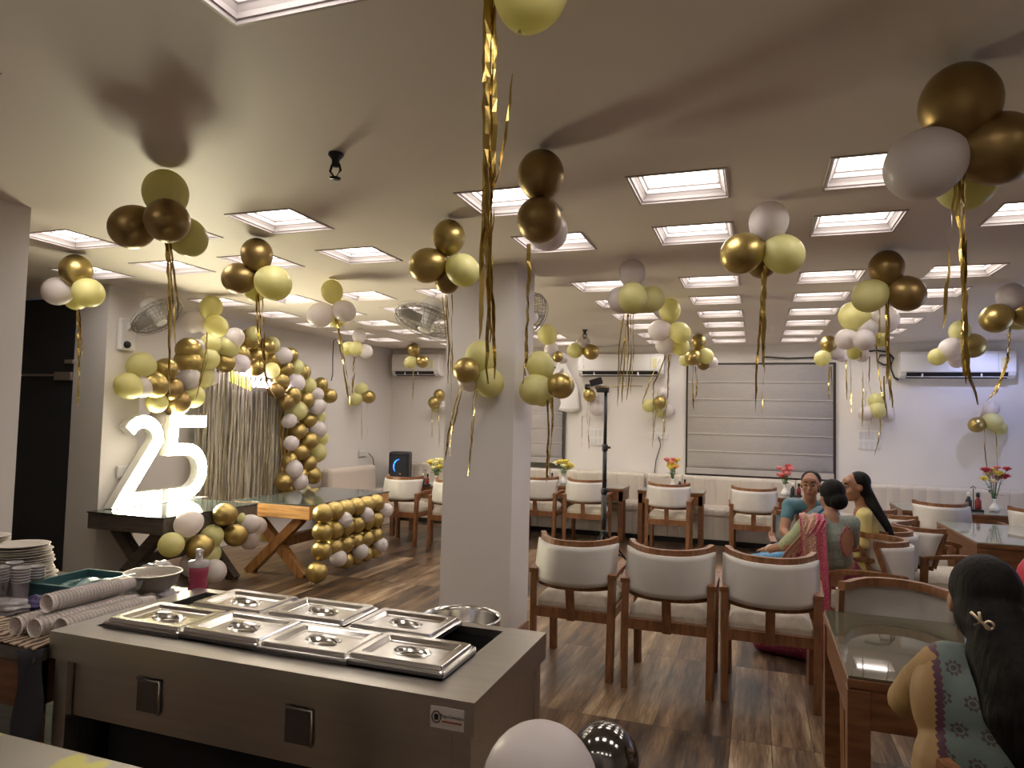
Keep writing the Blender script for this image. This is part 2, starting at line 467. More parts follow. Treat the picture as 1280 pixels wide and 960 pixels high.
# ------------------------------------------------------------------ balloons
def balloon_mesh(m_, name):
    b = MB(); prof = []
    for k in range(19):
        a = PI * k / 18
        z = -math.cos(a) * 1.06; r = math.sin(a)
        if z < 0: z *= 1.14; r *= 1 - .10 * (-z / 1.2) ** 2
        prof.append((max(r, 1e-5), z))
    b.lathe(prof, 28, cap=False)
    bmesh.ops.remove_doubles(b.bm, verts=b.bm.verts, dist=1e-4)
    me = b.mesh(name); me.materials.append(m_); return me
def knot_mesh(m_, name):
    b = MB(); b.lathe([(.001, -1.17), (.045, -1.19), (.03, -1.23), (.07, -1.30), (.001, -1.29)], 10, cap=False)
    me = b.mesh(name); me.materials.append(m_); return me
BM_ = {}; KM_ = {}
for k, mm, nm in (('W', bW, 'balloon_white'), ('P', bP, 'balloon_yellow'), ('G', bG, 'balloon_gold'), ('B', bGshade, 'balloon_gold_shaded'), ('K', bK, 'balloon_black')):
    BM_[k] = balloon_mesh(mm, nm); KM_[k] = knot_mesh(mm, 'knot')
CN = {'W': 'white', 'P': 'pale yellow', 'G': 'gold', 'B': 'shaded gold', 'K': 'black chrome'}
def balloon(k, P, R, axis=(0, 0, 1), label=None, group=None, knot=True):
    o = bpy.data.objects.new('balloon', BM_[k]); COL.objects.link(o)
    o.location = P; o.scale = (R, R, R)
    a = Vector(axis)
    if a.length < 1e-6: a = Vector((0, 0, 1))
    o.rotation_mode = 'QUATERNION'; o.rotation_quaternion = a.normalized().to_track_quat('Z', 'Y')
    tag(o, label, 'balloon', group)
    if knot:
        q = bpy.data.objects.new('knot', KM_[k]); COL.objects.link(q); q.parent = o
    return o

def strip_mesh(b, pts, w, seed):
    """crinkled foil strip through pts"""
    rnd = random.Random(seed)
    P = []
    for a, c in zip(pts, pts[1:]):
        a = Vector(a); c = Vector(c); n = max(2, int((c - a).length / .035))
        for i in range(n): P.append(a.lerp(c, i / n))
    P.append(Vector(pts[-1]))
    ang = rnd.uniform(0, PI); prev = None
    n = len(P)
    for i, p in enumerate(P):
        ang += rnd.uniform(-.25, .42)
        x = Vector((math.cos(ang), math.sin(ang), rnd.uniform(-.1, .1)))
        ww = w * (1 if i < n - 3 else (n - i) / 3.5)
        q = p + Vector((rnd.uniform(-1, 1), rnd.uniform(-1, 1), 0)) * w * .25
        cur = (b.bm.verts.new(q - x * ww / 2), b.bm.verts.new(q + x * ww / 2))
        if prev: b.bm.faces.new((prev[0], prev[1], cur[1], cur[0]))
        prev = cur
TS = [0]
def tassel(label, strands, d, w, group='foil tassels hanging from the balloon clusters', m_=None):
    """strands: lists of photo points at view depth d"""
    top = at(*strands[0][0], d)
    t = empty('foil_tassel', top, 0, label, 'foil tassel', group)
    for s in strands:
        TS[0] += 1
        b = MB(); strip_mesh(b, [at(x, y, d + random.Random(TS[0]).uniform(-.02, .02)) - top for x, y in s], w, TS[0])
        b.build('foil_strand', m_ or (m_gold if TS[0] % 3 else m_golddk), t, fix=False)
    return t

def cluster(name, tie, items, d=None, d_add=0.):
    """items: (colour, role, px, py, r_px, extra depth in m). A cluster whose first item touches the ceiling gets its distance from that."""
    if d is None:
        k, role, x, y, r = items[0][:5]
        d = (CZ - .004 - CP.z) / (dirp(x, y).z + 1.08 * r / F_PX)
    tp = at(*tie, d)
    for it in items:
        k, role, x, y, r = it[:5]; dd = it[5] if len(it) > 5 else 0.
        D = d + dd; P = at(x, y, D); R = r * D / F_PX
        tpp = tp + (P - tp).normalized() * 0
        ax = P - tpp
        if dd > .12: ax = ax * .5 + Vector((0, 0, .05))
        balloon(k, P, R * .97, ax, '%s balloon %s %s' % (CN[k], role, name), name, knot=r > 9)
    return d

# big cluster on the left
C1 = 'cluster near the ceiling above the large 2'
d1 = cluster(C1, (207, 262), [('P', 'topmost in', 207, 241, 28), ('B', 'lowest and frontmost in', 209, 276, 28, -.14), ('B', 'left in', 165, 284, 27.5, -.02), ('P', 'right in', 235, 297, 24, .10)])
tassel('thin foil tassel under the gold cluster above the large 2', [[(209, 304), (213, 380), (214, 462)], [(211, 304), (216, 370), (219, 440)], [(213, 304), (222, 380), (221, 400)], [(207, 300), (211, 360), (212, 495)]], d1, .010)
C2 = 'small cluster before the glass door'
d2 = cluster(C2, (97, 357), [('G', 'topmost in', 95, 338, 19.5), ('W', 'left in', 72, 364, 18), ('P', 'right in', 111, 366, 18.5, -.03), ('P', 'hidden rear one in', 95, 373, 15, .15)])
tassel('thin foil tassel hanging before the pier beside glass door', [[(98, 386), (101, 430), (97, 508)], [(99, 386), (103, 445)], [(97, 388), (99, 470), (96, 498)]], d2, .014)
C3 = 'gold topped cluster above the balloon arch'
d3 = cluster(C3, (322, 345), [('B', 'topmost in', 321, 318, 20), ('B', 'left in', 298, 348, 20), ('P', 'large right one in', 342, 354, 22.5, -.04), ('P', 'half hidden rear one in', 319, 364, 14, .16)])
tassel('dark foil tassel hanging before top of balloon arch', [[(321, 366), (322, 410), (325, 462)], [(323, 366), (327, 430), (333, 476), (345, 500)], [(325, 368), (328, 400), (330, 455)], [(328, 374), (330, 400), (331, 470)]], d3, .016)
C4 = 'cluster between arch and the wall fan on pillar'
d4 = cluster(C4, (419, 384), [('P', 'topmost in', 415, 364, 14), ('W', 'left in', 400, 394, 16), ('W', 'right in', 431, 389, 14), ('P', 'hidden rear one in', 420, 397, 13, .14)])
tassel('long twisted foil tassel slanting down beside the arch', [[(419, 398), (428, 450), (436, 500)], [(420, 398), (432, 455), (438, 510)], [(421, 400), (427, 430), (437, 486)]], d4, .018)
C5 = 'gold cluster left of the pillar top'
d5 = cluster(C5, (558, 324), [('G', 'topmost in', 561, 296, 21), ('G', 'left in', 534, 332, 22.5), ('P', 'right in', 579, 338, 21, -.04), ('B', 'lowest rear one in', 559, 351, 16, .08)])
tassel('thin foil tassel hanging down left edge of pillar', [[(557, 368), (561, 430), (560, 480)], [(559, 368), (563, 440), (565, 530), (562, 570)], [(562, 368), (564, 400), (566, 470)], [(565, 368), (566, 395)], [(553, 368), (556, 400), (558, 430)]], d5, .009)
# the large yellow one cut by the top of the frame with the long gold bundle
balloon('P', at(664, -16, 1.85), 48 * 1.85 / F_PX, (0.2, .1, 1), 'large pale yellow balloon cut by the top of the frame', 'overhead balloon')
tassel('long thick gold foil bundle hanging before the pillar', [
    [(606, -30), (607, 60), (606, 150), (606, 240), (603, 330), (602, 400), (599, 424)], [(610, -30), (610, 60), (609, 150), (608, 240), (607, 340), (603, 400)],
    [(614, -30), (614, 60), (612, 150), (613, 240), (613, 330), (611, 425)], [(617, -30), (618, 50), (619, 140), (617, 220), (614, 330), (616, 400), (619, 474)],
    [(612, -30), (611, 90), (614, 200), (611, 300), (611, 360), (609, 440), (609, 480)], [(620, -30), (620, 40), (618, 90)],
    [(608, -20), (607, 120), (608, 230), (610, 320), (612, 400), (613, 428)]], 1.9, .0135)
tassel('curved loose foil strand beside the thick gold bundle', [[(615, 240), (624, 215), (631, 172), (637, 130), (640, 92)]], 1.9, .010)
C7 = 'two shaded gold balloons in front of the pillar'
d7 = (CZ - .004 - 1.7) / (dirp(676, 218).z + 1.05 * 30 / F_PX)
balloon('B', at(676, 218, d7), 29 * d7 / F_PX, (0, 0, 1), 'upper shaded gold balloon touching ceiling before the pillar', 'bronze pair before the pillar')
balloon('B', at(674, 275, d7 - .05), 28 * (d7 - .05) / F_PX, (0, -1, .3), 'lower shaded gold balloon under another before the pillar', 'bronze pair before the pillar')
balloon('W', at(684, 288, d7 + .25), 25 * (d7 + .25) / F_PX, (.3, .3, -.3), 'white balloon mostly hidden behind lower shaded gold balloon', 'bronze pair before the pillar')
tassel('dark foil tassel hanging along right edge of pillar', [[(662, 305), (660, 370), (657, 430), (654, 480)], [(663, 305), (661, 350), (659, 400), (656, 470)], [(660, 306), (661, 340), (660, 400)]], d7, .018)
C8 = 'white topped cluster right of the pillar'
d8 = cluster(C8, (955, 302), [('W', 'topmost in', 961, 277, 24.5), ('G', 'left in', 927, 317, 26), ('P', 'right in', 980, 318, 25, -.03), ('B', 'hidden rear one in', 952, 329, 19, .12)])
tassel('gold foil tassel hanging before the wide grey blind', [[(955, 332), (953, 400), (954, 460), (953, 515)], [(957, 332), (956, 400), (955, 490)], [(953, 340), (951, 400), (946, 460), (945, 515)], [(956, 335), (955, 380), (953, 440)]], d8, .013)
C9 = 'gold topped cluster before the yellow and white bunch'
d9 = cluster(C9, (1109, 357), [('B', 'topmost in', 1108, 335, 21.5), ('P', 'left in', 1087, 370, 21), ('B', 'right in', 1133, 367, 22.5, -.03)])
tassel('gold foil tassel under the gold topped cluster right side', [[(1108, 360), (1109, 420), (1112, 460), (1119, 528)], [(1110, 360), (1111, 440), (1108, 480)], [(1107, 365), (1108, 430), (1113, 500)], [(1100, 380), (1099, 430)], [(1111, 400), (1110, 450), (1116, 510)]], d9, .013)
C10 = 'big nearest cluster in the upper right corner'
d10 = cluster(C10, (1202, 183), [('B', 'topmost in', 1200, 130, 48), ('W', 'left in', 1155, 206, 45.5, .02), ('B', 'right in', 1248, 186, 46, -.02), ('P', 'hidden rear one in', 1207, 228, 36, .16)])
tassel('thick gold foil tassel under the big nearest cluster', [[(1199, 205), (1198, 270), (1203, 340), (1206, 420), (1205, 470)], [(1203, 205), (1202, 280), (1205, 380), (1207, 460), (1208, 480)], [(1206, 205), (1206, 300), (1205, 400), (1210, 460), (1222, 506)], [(1195, 215), (1191, 270), (1187, 320), (1184, 360), (1179, 410)], [(1201, 210), (1203, 330), (1204, 460)], [(1204, 230), (1206, 330), (1207, 440), (1219, 500)]], d10, .014)
C11 = 'cluster at the right edge beside the right air conditioner'
d11 = cluster(C11, (1265, 386), [('W', 'topmost in', 1264, 371, 17), ('G', 'left in', 1245, 398, 18.5), ('G', 'right in', 1282, 391, 18), ('P', 'lowest in', 1273, 398, 15, .12)])
tassel('gold foil tassel slanting left over right air conditioner', [[(1263, 402), (1260, 450), (1250, 480), (1234, 502)], [(1264, 402), (1260, 440), (1246, 490), (1240, 496)], [(1262, 404), (1258, 460), (1238, 498)]], d11, .016)
C12 = 'hazy cluster above the middle air conditioner'
d12 = cluster(C12, (792, 385), [('W', 'topmost in', 790, 341, 17), ('W', 'left in', 777, 375, 17, .06), ('P', 'front one in', 791, 372, 19, -.05), ('P', 'right in', 814, 374, 17, .05), ('P', 'half hidden one in', 803, 378, 14, .12)])
tassel('loose foil tassel hanging before the middle air conditioner', [[(780, 392), (774, 430), (772, 508)], [(784, 392), (781, 440), (777, 503)], [(788, 392), (789, 450), (783, 500)], [(786, 392), (778, 440), (774, 480)], [(791, 392), (792, 440), (788, 493)], [(784, 392), (786, 430), (782, 490)]], d12, .010)
C13 = 'yellow and white cluster behind the hazy one'
d13 = cluster(C13, (841, 410), [('P', 'topmost in', 837, 387, 14), ('W', 'left in', 824, 413, 13.5), ('P', 'right in', 850, 416, 13.5, -.04), ('W', 'lower left in', 831, 431, 12, .1), ('P', 'lower right in', 850, 433, 12, .1)])
tassel('gold foil tassel left of the wide grey blind', [[(838, 443), (837, 480), (832, 520)], [(836, 443), (835, 490), (831, 527)], [(832, 445), (822, 470), (817, 480), (816, 560)], [(828, 443), (815, 470), (802, 505)]], d13, .014)
C14 = 'small gold cluster left of the blind top'
d14 = cluster(C14, (872, 438), [('G', 'topmost in', 873, 427, 9.5), ('G', 'left in', 866, 447, 10, -.05), ('P', 'right in', 882, 445, 10), ('P', 'lower left in', 857, 450, 8, .1), ('B', 'lowest in', 879, 455, 8, .1), ('W', 'lower right in', 890, 453, 7.5, .1)], )
tassel('short gold foil tassel before left side of blind', [[(867, 458), (866, 480), (867, 512)], [(869, 458), (870, 485), (870, 508)], [(871, 458), (871, 490), (869, 500)]], d14, .020)
C15 = 'pale cluster over left end of the arch'
d15 = cluster(C15, (257, 397), [('P', 'topmost in', 264, 384, 14), ('W', 'left in', 242, 403, 14), ('P', 'right in', 271, 408, 14, -.03), ('W', 'hidden rear one in', 257, 408, 10, .12)])
tassel('twisted foil tassel slanting over left end of arch', [[(260, 412), (257, 440), (253, 460), (247, 492)], [(259, 412), (259, 450), (244, 500)]], d15, .014)
C16 = 'small pale cluster beside the left air conditioner'
d16 = cluster(C16, (447, 430), [('W', 'topmost in', 449, 420, 9), ('P', 'left in', 435, 436, 9), ('P', 'front one in', 445, 436, 9, -.06), ('W', 'right in', 457, 439, 9)])
tassel('twisted foil tassel under the small pale cluster', [[(445, 446), (443, 470), (440, 490)], [(443, 446), (440, 480), (441, 494)]], d16, .022)
C17 = 'small cluster before the left air conditioner'
d17 = cluster(C17, (520, 446), [('G', 'topmost in', 517, 437, 8), ('P', 'left in', 513, 453, 8), ('G', 'right in', 528, 452, 8)])
tassel('short foil tassel below the left air conditioner', [[(516, 461), (517, 480), (514, 512)], [(517, 461), (516, 500)]], d17, .012)

# clusters stuck on the pillar
dp = 5.0
C18 = 'pillar cluster left side'
def onY(x, y, Y): return depth(atY(x, y, Y))
dp = onY(600, 465, 4.86)
cluster(C18, (597, 466), [('P', 'topmost in', 601, 446, 20), ('G', 'front one in', 583, 463, 17, -.12), ('P', 'lowest in', 611, 478, 19), ('W', 'half hidden one in', 588, 474, 16, .02)], dp)
tassel('foil strands hanging down left side of the pillar', [[(577, 481), (568, 510), (561, 540), (556, 576)], [(579, 481), (571, 515), (564, 545)], [(598, 478), (593, 510), (590, 545), (586, 592)], [(596, 480), (591, 500), (588, 560), (585, 595)]], dp - .05, .014)
dq = onY(680, 475, 5.1)
C19 = 'pillar cluster right edge'
cluster(C19, (685, 478), [('P', 'topmost in', 675, 457, 18), ('P', 'left in', 669, 487, 20, -.05), ('G', 'right in', 701, 482, 17, -.1), ('P', 'lowest in', 678, 494, 14, .08)], dq)
tassel('dark foil tassel behind right edge of the pillar', [[(684, 497), (686, 530), (684, 570), (683, 603)], [(688, 497), (691, 520), (687, 560), (684, 598)], [(691, 496), (690, 540), (687, 575)]], dq, .016)
C19b = 'cluster behind the right hand fan'
cluster(C19b, (690, 430), [('P', 'topmost in', 684, 418, 12.5), ('W', 'middle one in', 689, 437, 9, .02), ('G', 'small right one in', 697, 446, 7), ('W', 'lower one in', 703, 448, 7, .1)], 7.4)
C20 = 'cluster left of the middle air conditioner'
d20 = cluster(C20, (728, 436), [('W', 'topmost in', 729, 428, 9), ('P', 'left in', 719, 438, 10), ('G', 'right in', 739, 440, 10, -.05)])
tassel('short foil tassel left of the middle air conditioner', [[(729, 448), (728, 470), (727, 490)], [(728, 448), (731, 465)]], d20, .012)

# clusters stuck on the back wall
dw = onY(830, 505, 10.82)
C22 = 'wall cluster left of the blind'
cluster(C22, (824, 505), [('G', 'front one in', 825, 503, 8.5, -.12), ('P', 'left in', 812, 507, 9), ('W', 'upper one in', 829, 492, 8), ('W', 'lower right in', 836, 513, 8), ('P', 'lowest in', 826, 516, 6, .03)], dw)
tassel('foil strands on back wall left of the blind', [[(820, 513), (817, 540), (815, 558)], [(830, 512), (829, 540), (828, 566)], [(832, 512), (830, 545)]], dw - .1, .014)
C21 = 'wall cluster behind the tripod'
dw2 = onY(740, 505, 10.8)
cluster(C21, (738, 502), [('G', 'upper one in', 737, 494, 8, -.08), ('P', 'small one in', 734, 490, 5.5, .02), ('W', 'lower right in', 746, 511, 9.5), ('W', 'upper right in', 745, 499, 6, .04)], dw2)
tassel('foil strands on wall left of the tripod', [[(735, 501), (734, 520), (736, 562)], [(738, 503), (736, 540), (736, 560)], [(728, 520), (727, 560)]], dw2 - .1, .014)
C26 = 'low wall cluster under right air conditioner'
dw3 = onY(1235, 528, 10.78)
cluster(C26, (1234, 525), [('G', 'left in', 1221, 531, 10), ('W', 'upper one in', 1239, 511, 9.5, .03), ('P', 'front one in', 1241, 527, 11, -.06), ('P', 'lower right in', 1250, 535, 8.5, .04)], dw3)
tassel('foil strands on right wall below the low cluster', [[(1231, 535), (1231, 560), (1234, 592)], [(1245, 540), (1246, 570), (1248, 600)]], dw3 - .1, .012)
C24 = 'wall cluster over the right switch plate'
dw4 = onY(1097, 513, 10.78)
cluster(C24, (1097, 512), [('P', 'front one in', 1097, 513, 10.5, -.06), ('P', 'upper one in', 1095, 501, 9.5), ('W', 'left in', 1083, 517, 9.5), ('W', 'right in', 1109, 519, 9, .02)], dw4)
tassel('foil strands over the right switch plate', [[(1089, 522), (1086, 540), (1087, 552)], [(1101, 522), (1098, 550), (1093, 570)], [(1100, 520), (1101, 545), (1095, 562)], [(1084, 523), (1088, 545)]], dw4 - .12, .012)
C28 = 'wall cluster just left of the pillar'
dw5 = onY(550, 500, 10.8)
cluster(C28, (549, 500), [('G', 'upper one in', 549, 494, 7.5), ('G', 'left in', 543, 503, 8, -.06), ('W', 'right in', 555, 509, 7), ('P', 'lowest in', 544, 509, 6, .03)], dw5)
tassel('foil strands on back wall left of the pillar', [[(540, 512), (540, 530), (540, 548)], [(548, 512), (549, 535), (549, 560)]], dw5 - .1, .009)
C27 = 'wall cluster beside right leg of arch'
dl = depth(atX(408, 490, -6.05))
balloon('G', at(401, 481, dl), 9 * dl / F_PX, (-.2, 0, 1), 'upper gold balloon on wall right of the arch', C27)
balloon('G', at(412, 495, dl), 9.2 * dl / F_PX, (.6, .3, -.2), 'lower gold balloon on wall right of the arch', C27)
tassel('thin foil strands on wall right of the arch', [[(404, 503), (405, 530), (406, 560)], [(409, 503), (409, 530), (407, 552)]], dl - .05, .008)
dl2 = depth(atX(455, 495, -5.98))
C27b = 'wall cluster under the small pale cluster'
cluster(C27b, (455, 494), [('P', 'upper one in', 452, 487, 8.5), ('P', 'lower left in', 445, 499, 8.5, -.04), ('G', 'right in', 461, 496, 8.5)], dl2)
tassel('thin foil strands on left wall near the corner', [[(452, 506), (452, 530), (452, 550)], [(459, 504), (459, 530), (459, 544)]], dl2 - .05, .008)
C23 = 'big mixed bunch right of the blind top'
d23 = cluster(C23, (1085, 415), [('P', 'upper left in', 1068, 396, 19), ('W', 'upper right in', 1105, 400, 18), ('W', 'middle one in', 1083, 411, 13.5, -.04), ('W', 'left in', 1058, 424, 13.5), ('W', 'lower middle in', 1080, 425, 13.5, -.1),
                                 ('P', 'right in', 1100, 423, 11), ('P', 'lowest in', 1068, 440, 9.5, .05), ('W', 'small lower right in', 1078, 444, 8.5, .1)], 5.9)
tassel('hanging gold foil strands under the big mixed bunch', [[(1058, 450), (1058, 480), (1059, 500)], [(1063, 448), (1064, 490), (1064, 516)], [(1076, 440), (1078, 490), (1078, 535)], [(1078, 440), (1079, 500)], [(1082, 445), (1083, 480), (1081, 510)], [(1087, 446), (1086, 480), (1091, 500)], [(1093, 425), (1096, 450), (1102, 490), (1104, 500)], [(1095, 430), (1099, 470), (1107, 510)], [(1105, 470), (1106, 500), (1110, 525)]], 5.9, .012)
C23b = 'little cluster at the blind right top corner'
d23b = cluster(C23b, (1037, 440), [('G', 'topmost in', 1036, 430, 10.5), ('P', 'left in', 1028, 448, 10), ('W', 'right in', 1046, 440, 10.5), ('W', 'lower right in', 1052, 446, 7, .1)], 8.8)
tassel('gold foil strands at right edge of the blind', [[(1037, 458), (1037, 490), (1039, 530)], [(1039, 458), (1040, 500), (1041, 520)], [(1036, 458), (1036, 500)]], d23b, .014)
C25 = 'cluster before left end of right air conditioner'
d25 = cluster(C25, (1198, 432), [('P', 'topmost in', 1200, 414, 13), ('W', 'middle one in', 1189, 437, 15, -.04), ('G', 'right in', 1215, 432, 16), ('P', 'small left one in', 1172, 446, 11), ('W', 'hidden rear one in', 1196, 450, 10, .1)], 7.0)

# ------------------------------------------------------------------ balloon arch and floor garlands
arch = [  # colour, x, y, r   (left end over the pier -> over the curtain -> right leg down to the sofa)
 ('P', 177, 458, 16), ('P', 160, 482, 14.5), ('W', 178, 484, 12), ('G', 192, 481, 15.5), ('G', 207, 462, 13), ('B', 215, 486, 13), ('P', 196, 503, 12), ('W', 199, 524, 11.5), ('B', 222, 503, 14),
 ('G', 235, 437, 13.5), ('G', 236, 452, 13.5), ('W', 247, 433, 8), ('W', 236, 474, 13), ('P', 240, 495, 13.5), ('P', 259, 449, 13), ('P', 263, 430, 12), ('P', 254, 472, 12), ('W', 264, 472, 9),
 ('G', 281, 453, 11.5), ('P', 285, 434, 13), ('W', 293, 422, 11), ('G', 301, 444, 10.5), ('W', 301, 454, 10.5), ('G', 312, 425, 12.5), ('P', 317, 418, 9), ('G', 323, 446, 10), ('G', 321, 460, 9),
 ('G', 334, 433, 10), ('P', 340, 430, 8.5), ('G', 343, 449, 11), ('W', 354, 445, 10), ('G', 363, 444, 9), ('P', 340, 463, 9), ('G', 357, 461, 9.5), ('P', 369, 460, 10.5), ('G', 379, 465, 8.5),
 ('G', 350, 477, 11), ('W', 370, 478, 10), ('P', 384, 482, 10), ('G', 366, 494, 9.5), ('G', 383, 500, 9.3), ('B', 358, 502, 9.5), ('P', 371, 513, 12), ('W', 396, 508, 10), ('W', 396, 493, 8), ('B', 345, 488, 9),
 ('W', 362, 526, 8), ('G', 386, 525, 9.3), ('P', 398, 521, 8), ('G', 373, 539, 9.3), ('W', 397, 537, 10), ('G', 387, 551, 10), ('W', 364, 554, 8.5), ('P', 402, 548, 8), ('G', 375, 565, 9.5), ('P', 396, 566, 11),
 ('G', 362, 576, 9), ('G', 385, 579, 9.8), ('W', 368, 586, 9.5), ('G', 355, 599, 9), ('G', 391, 594, 10), ('G', 376, 594, 8), ('W', 375, 602, 9.3), ('P', 381, 615, 8), ('G', 355, 602, 10), ('G', 360, 611, 8.5)]
cnt = {}
NUM = ['first', 'second', 'third', 'fourth', 'fifth', 'sixth', 'seventh', 'eighth', 'ninth', 'tenth', 'eleventh', 'twelfth', 'thirteenth', 'fourteenth', 'fifteenth', 'sixteenth', 'seventeenth', 'eighteenth', 'nineteenth', 'twentieth',
       'twenty-first', 'twenty-second', 'twenty-third', 'twenty-fourth', 'twenty-fifth', 'twenty-sixth', 'twenty-seventh', 'twenty-eighth', 'twenty-ninth', 'thirtieth']
rnd = random.Random(3)
for i, (k, x, y, r) in enumerate(arch):
    X = -5.95 if (x, y) == (199, 524) else -5.70 if x < 225 else (-5.75 if x < 300 else -5.98)
    X += rnd.uniform(-.05, .05) + (.05 if k == 'W' else 0)
    P = atX(x, y, X); D = depth(P)
    if x < 225: seg, cc = 'arch end above the large 2', 'a'
    elif x < 335: seg, cc = 'arch top above foil curtain', 'b'
    elif y < 500: seg, cc = 'right shoulder of the balloon arch', 'c'
    else: seg, cc = 'right leg of the balloon arch', 'd'
    n_ = cnt.get((cc, k), 0); cnt[(cc, k)] = n_ + 1
    along = 'from left' if cc in 'ab' else 'from the top'
    balloon(k, P, r * 1.1 * D / F_PX, (rnd.uniform(-.3, 1), rnd.uniform(-1, 1), rnd.uniform(-.6, 1)), '%s balloon, %s such %s, %s' % (CN[k], NUM[n_], along, seg), 'balloon arch', knot=False)
fg = [('W', 235, 655, 16, 0), ('G', 281, 643, 14, 0), ('P', 265, 670, 14, .1), ('P', 214, 681, 15.5, 0), ('G', 249, 684, 16, -.05), ('G', 294, 669, 14, .0), ('W', 241, 706, 15, .1), ('P', 262, 693, 13, .12), ('W', 267, 714, 15, 0),
      ('W', 312, 655, 12, .1), ('W', 322, 657, 11, .2), ('P', 298, 648, 9, .2), ('W', 312, 675, 12, .25), ('P', 250, 722, 13, .1), ('P', 333, 668, 9, .3), ('P', 232, 672, 10, .2)]
cnt = {}
for k, x, y, r, dd in fg:
    P = atX(x, y, -4.80); D = depth(P) + dd; P = at(x, y, D); R = r * D / F_PX
    if P.z < R * 1.05: P.z = R * 1.05
    n_ = cnt.get(k, 0); cnt[k] = n_ + 1
    balloon(k, P, R, (rnd.uniform(-.6, .6), -.6, rnd.uniform(-.6, .6)), '%s balloon, %s of its colour, in bunch between the cross-legged tables' % (CN[k], NUM[n_]), 'bunch between the two party tables', knot=False)

# balloon panel on the long side of the party table: rows of gold with white on top
Xp = -4.10
pan = []
def row(y0, z0, n, k, rr, step, who):
    for i in range(n):
        P = Vector((Xp + (.07 if k == 'W' else 0), y0 + i * step, z0))
        pan.append((k, P, rr, who, i))
for zz, who, n in ((.715, 'top row', 6), (.53, 'second row', 6), (.345, 'third row', 6)):
    row(6.02, zz, n, 'G', .098, .205, who)
row(5.95, .145, 1, 'G', .105, .2, 'bottom row'); row(6.45, .17, 4, 'G', .085, .2, 'bottom row beyond the gap')
row(6.30, .62, 3, 'W', .082, .43, 'upper white row'); row(6.22, .24, 3, 'W', .085, .42, 'lower white row')
for k, P, rr, who, i in pan:
    balloon(k, P, rr, (1, -.25, .05), '%s balloon, %s from the near end, %s on side of table' % (CN[k], NUM[i], who), 'balloon panel on the party table side', knot=False)

# bottom foreground pair on thin sticks
for k, x, y, r, D, lab in (('W', 675, 984, 77, 1.62, 'large white balloon cut by bottom edge of the frame'), ('K', 756, 950, 45, 1.92, 'shiny black chrome balloon beside the large white one at bottom')):
    P = at(x, y, D); R = r * D / F_PX * .95
    o = balloon(k, P, R, (0, 0, 1), lab, 'pair of balloons in the foreground')
    b = MB(); b.tube([(0, 0, -1.15), (0, 0, -(P.z - .003) / R)], .035, 8); b.build('stick', m_white, o)

# ------------------------------------------------------------------ tables
def x_table(name, x0, x1, y0, y1, ztop, legy, wood, woodl, label, ov=.0):
    t = empty(name, ((x0 + x1) / 2, (y0 + y1) / 2, 0), 0, label, 'table')
    w = (x1 - x0) / 2; l = (y1 - y0) / 2
    b = MB(); b.box(-w, w, -l, l, ztop - .155, ztop - .012, .006); b.build('tabletop', wood, t)
    b = MB(); b.box(-w - .008, w + .008, -l - .008, l + .008, ztop - .012, ztop, .003); b.build('glass_sheet', m_glassd, t)
    for yy in (-l + legy, l - legy):
        for s in (-1, 1):
            b = MB(); th = .075
            b.beam((-s * (w - .17), yy + s * .012, ztop - .155), (s * (w - .13), yy + s * .012, .0), .095, .09, up=(0, 1, 0))
            b.build('crossed_leg', woodl, t)
    b = MB(); b.box(-.04, .04, -l + legy, l - legy, .28, .38); b.build('stretcher', woodl, t)
    return t
m_tdark = mat('dark_table_wood', (.09, .075, .065), .4); add_noise(m_tdark, (.06, .05, .045), (.13, .105, .09), scale=(1.5, 9, 9), nscale=4)  # dark brown wood with stretched noise grain
x_table('party_table', -5.28, -4.33, 6.12, 7.75, .77, .12, m_pine, m_pinel, 'golden wooden cross-legged table with balloon panel along its side')
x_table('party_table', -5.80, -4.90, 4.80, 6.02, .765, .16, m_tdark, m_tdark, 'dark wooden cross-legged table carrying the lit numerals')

# lit numerals
def stroke(b, pts, w, x0, x1, bvl=0):
    """flat stroke in the (y, z) plane with mitred joints, extruded from x0 to x1"""
    P = [Vector((0, y, z)) for y, z in pts]; n = len(P); A = []; B2 = []
    for i in range(n):
        d0 = (P[i] - P[i - 1]).normalized() if i > 0 else None; d1 = (P[i + 1] - P[i]).normalized() if i < n - 1 else None
        t = ((d0 or d1) + (d1 or d0)).normalized()
        nn = Vector((0, -t.z, t.y)); c = 1.0
        if d0 and d1: c = 1 / max(.45, abs(Vector((0, -d0.z, d0.y)).dot(nn)))
        A.append(P[i] + nn * w / 2 * c); B2.append(P[i] - nn * w / 2 * c)
    for i in range(n - 1):
        q = [A[i], A[i + 1], B2[i + 1], B2[i]]
        vs0 = [b.bm.verts.new((x0, v.y, v.z)) for v in q]; vs1 = [b.bm.verts.new((x1, v.y, v.z)) for v in q]
        b.bm.faces.new(vs0[::-1]); b.bm.faces.new(vs1)
        b.bm.faces.new((vs0[0], vs0[1], vs1[1], vs1[0])); b.bm.faces.new((vs0[2], vs0[3], vs1[3], vs1[2]))
        if i == 0: b.bm.faces.new((vs0[3], vs0[0], vs1[0], vs1[3]))
        if i == n - 2: b.bm.faces.new((vs0[1], vs0[2], vs1[2], vs1[1]))
def digit(name, pts, label):
    o = empty(name, (-5.72, 0, 0), 0, label, 'illuminated sign', 'lit numerals 2 and 5')
    b = MB(); stroke(b, pts, .125, -.10, .0); b.build('casing', m_signside, o)
    b = MB(); stroke(b, pts, .118, .0005, .006); b.build('lit_face', m_sign, o)
zb = .77
arc2 = [(5.30 + .185 * math.cos(math.radians(a)), 1.41 + .185 * math.sin(math.radians(a))) for a in range(150, -21, -19)]
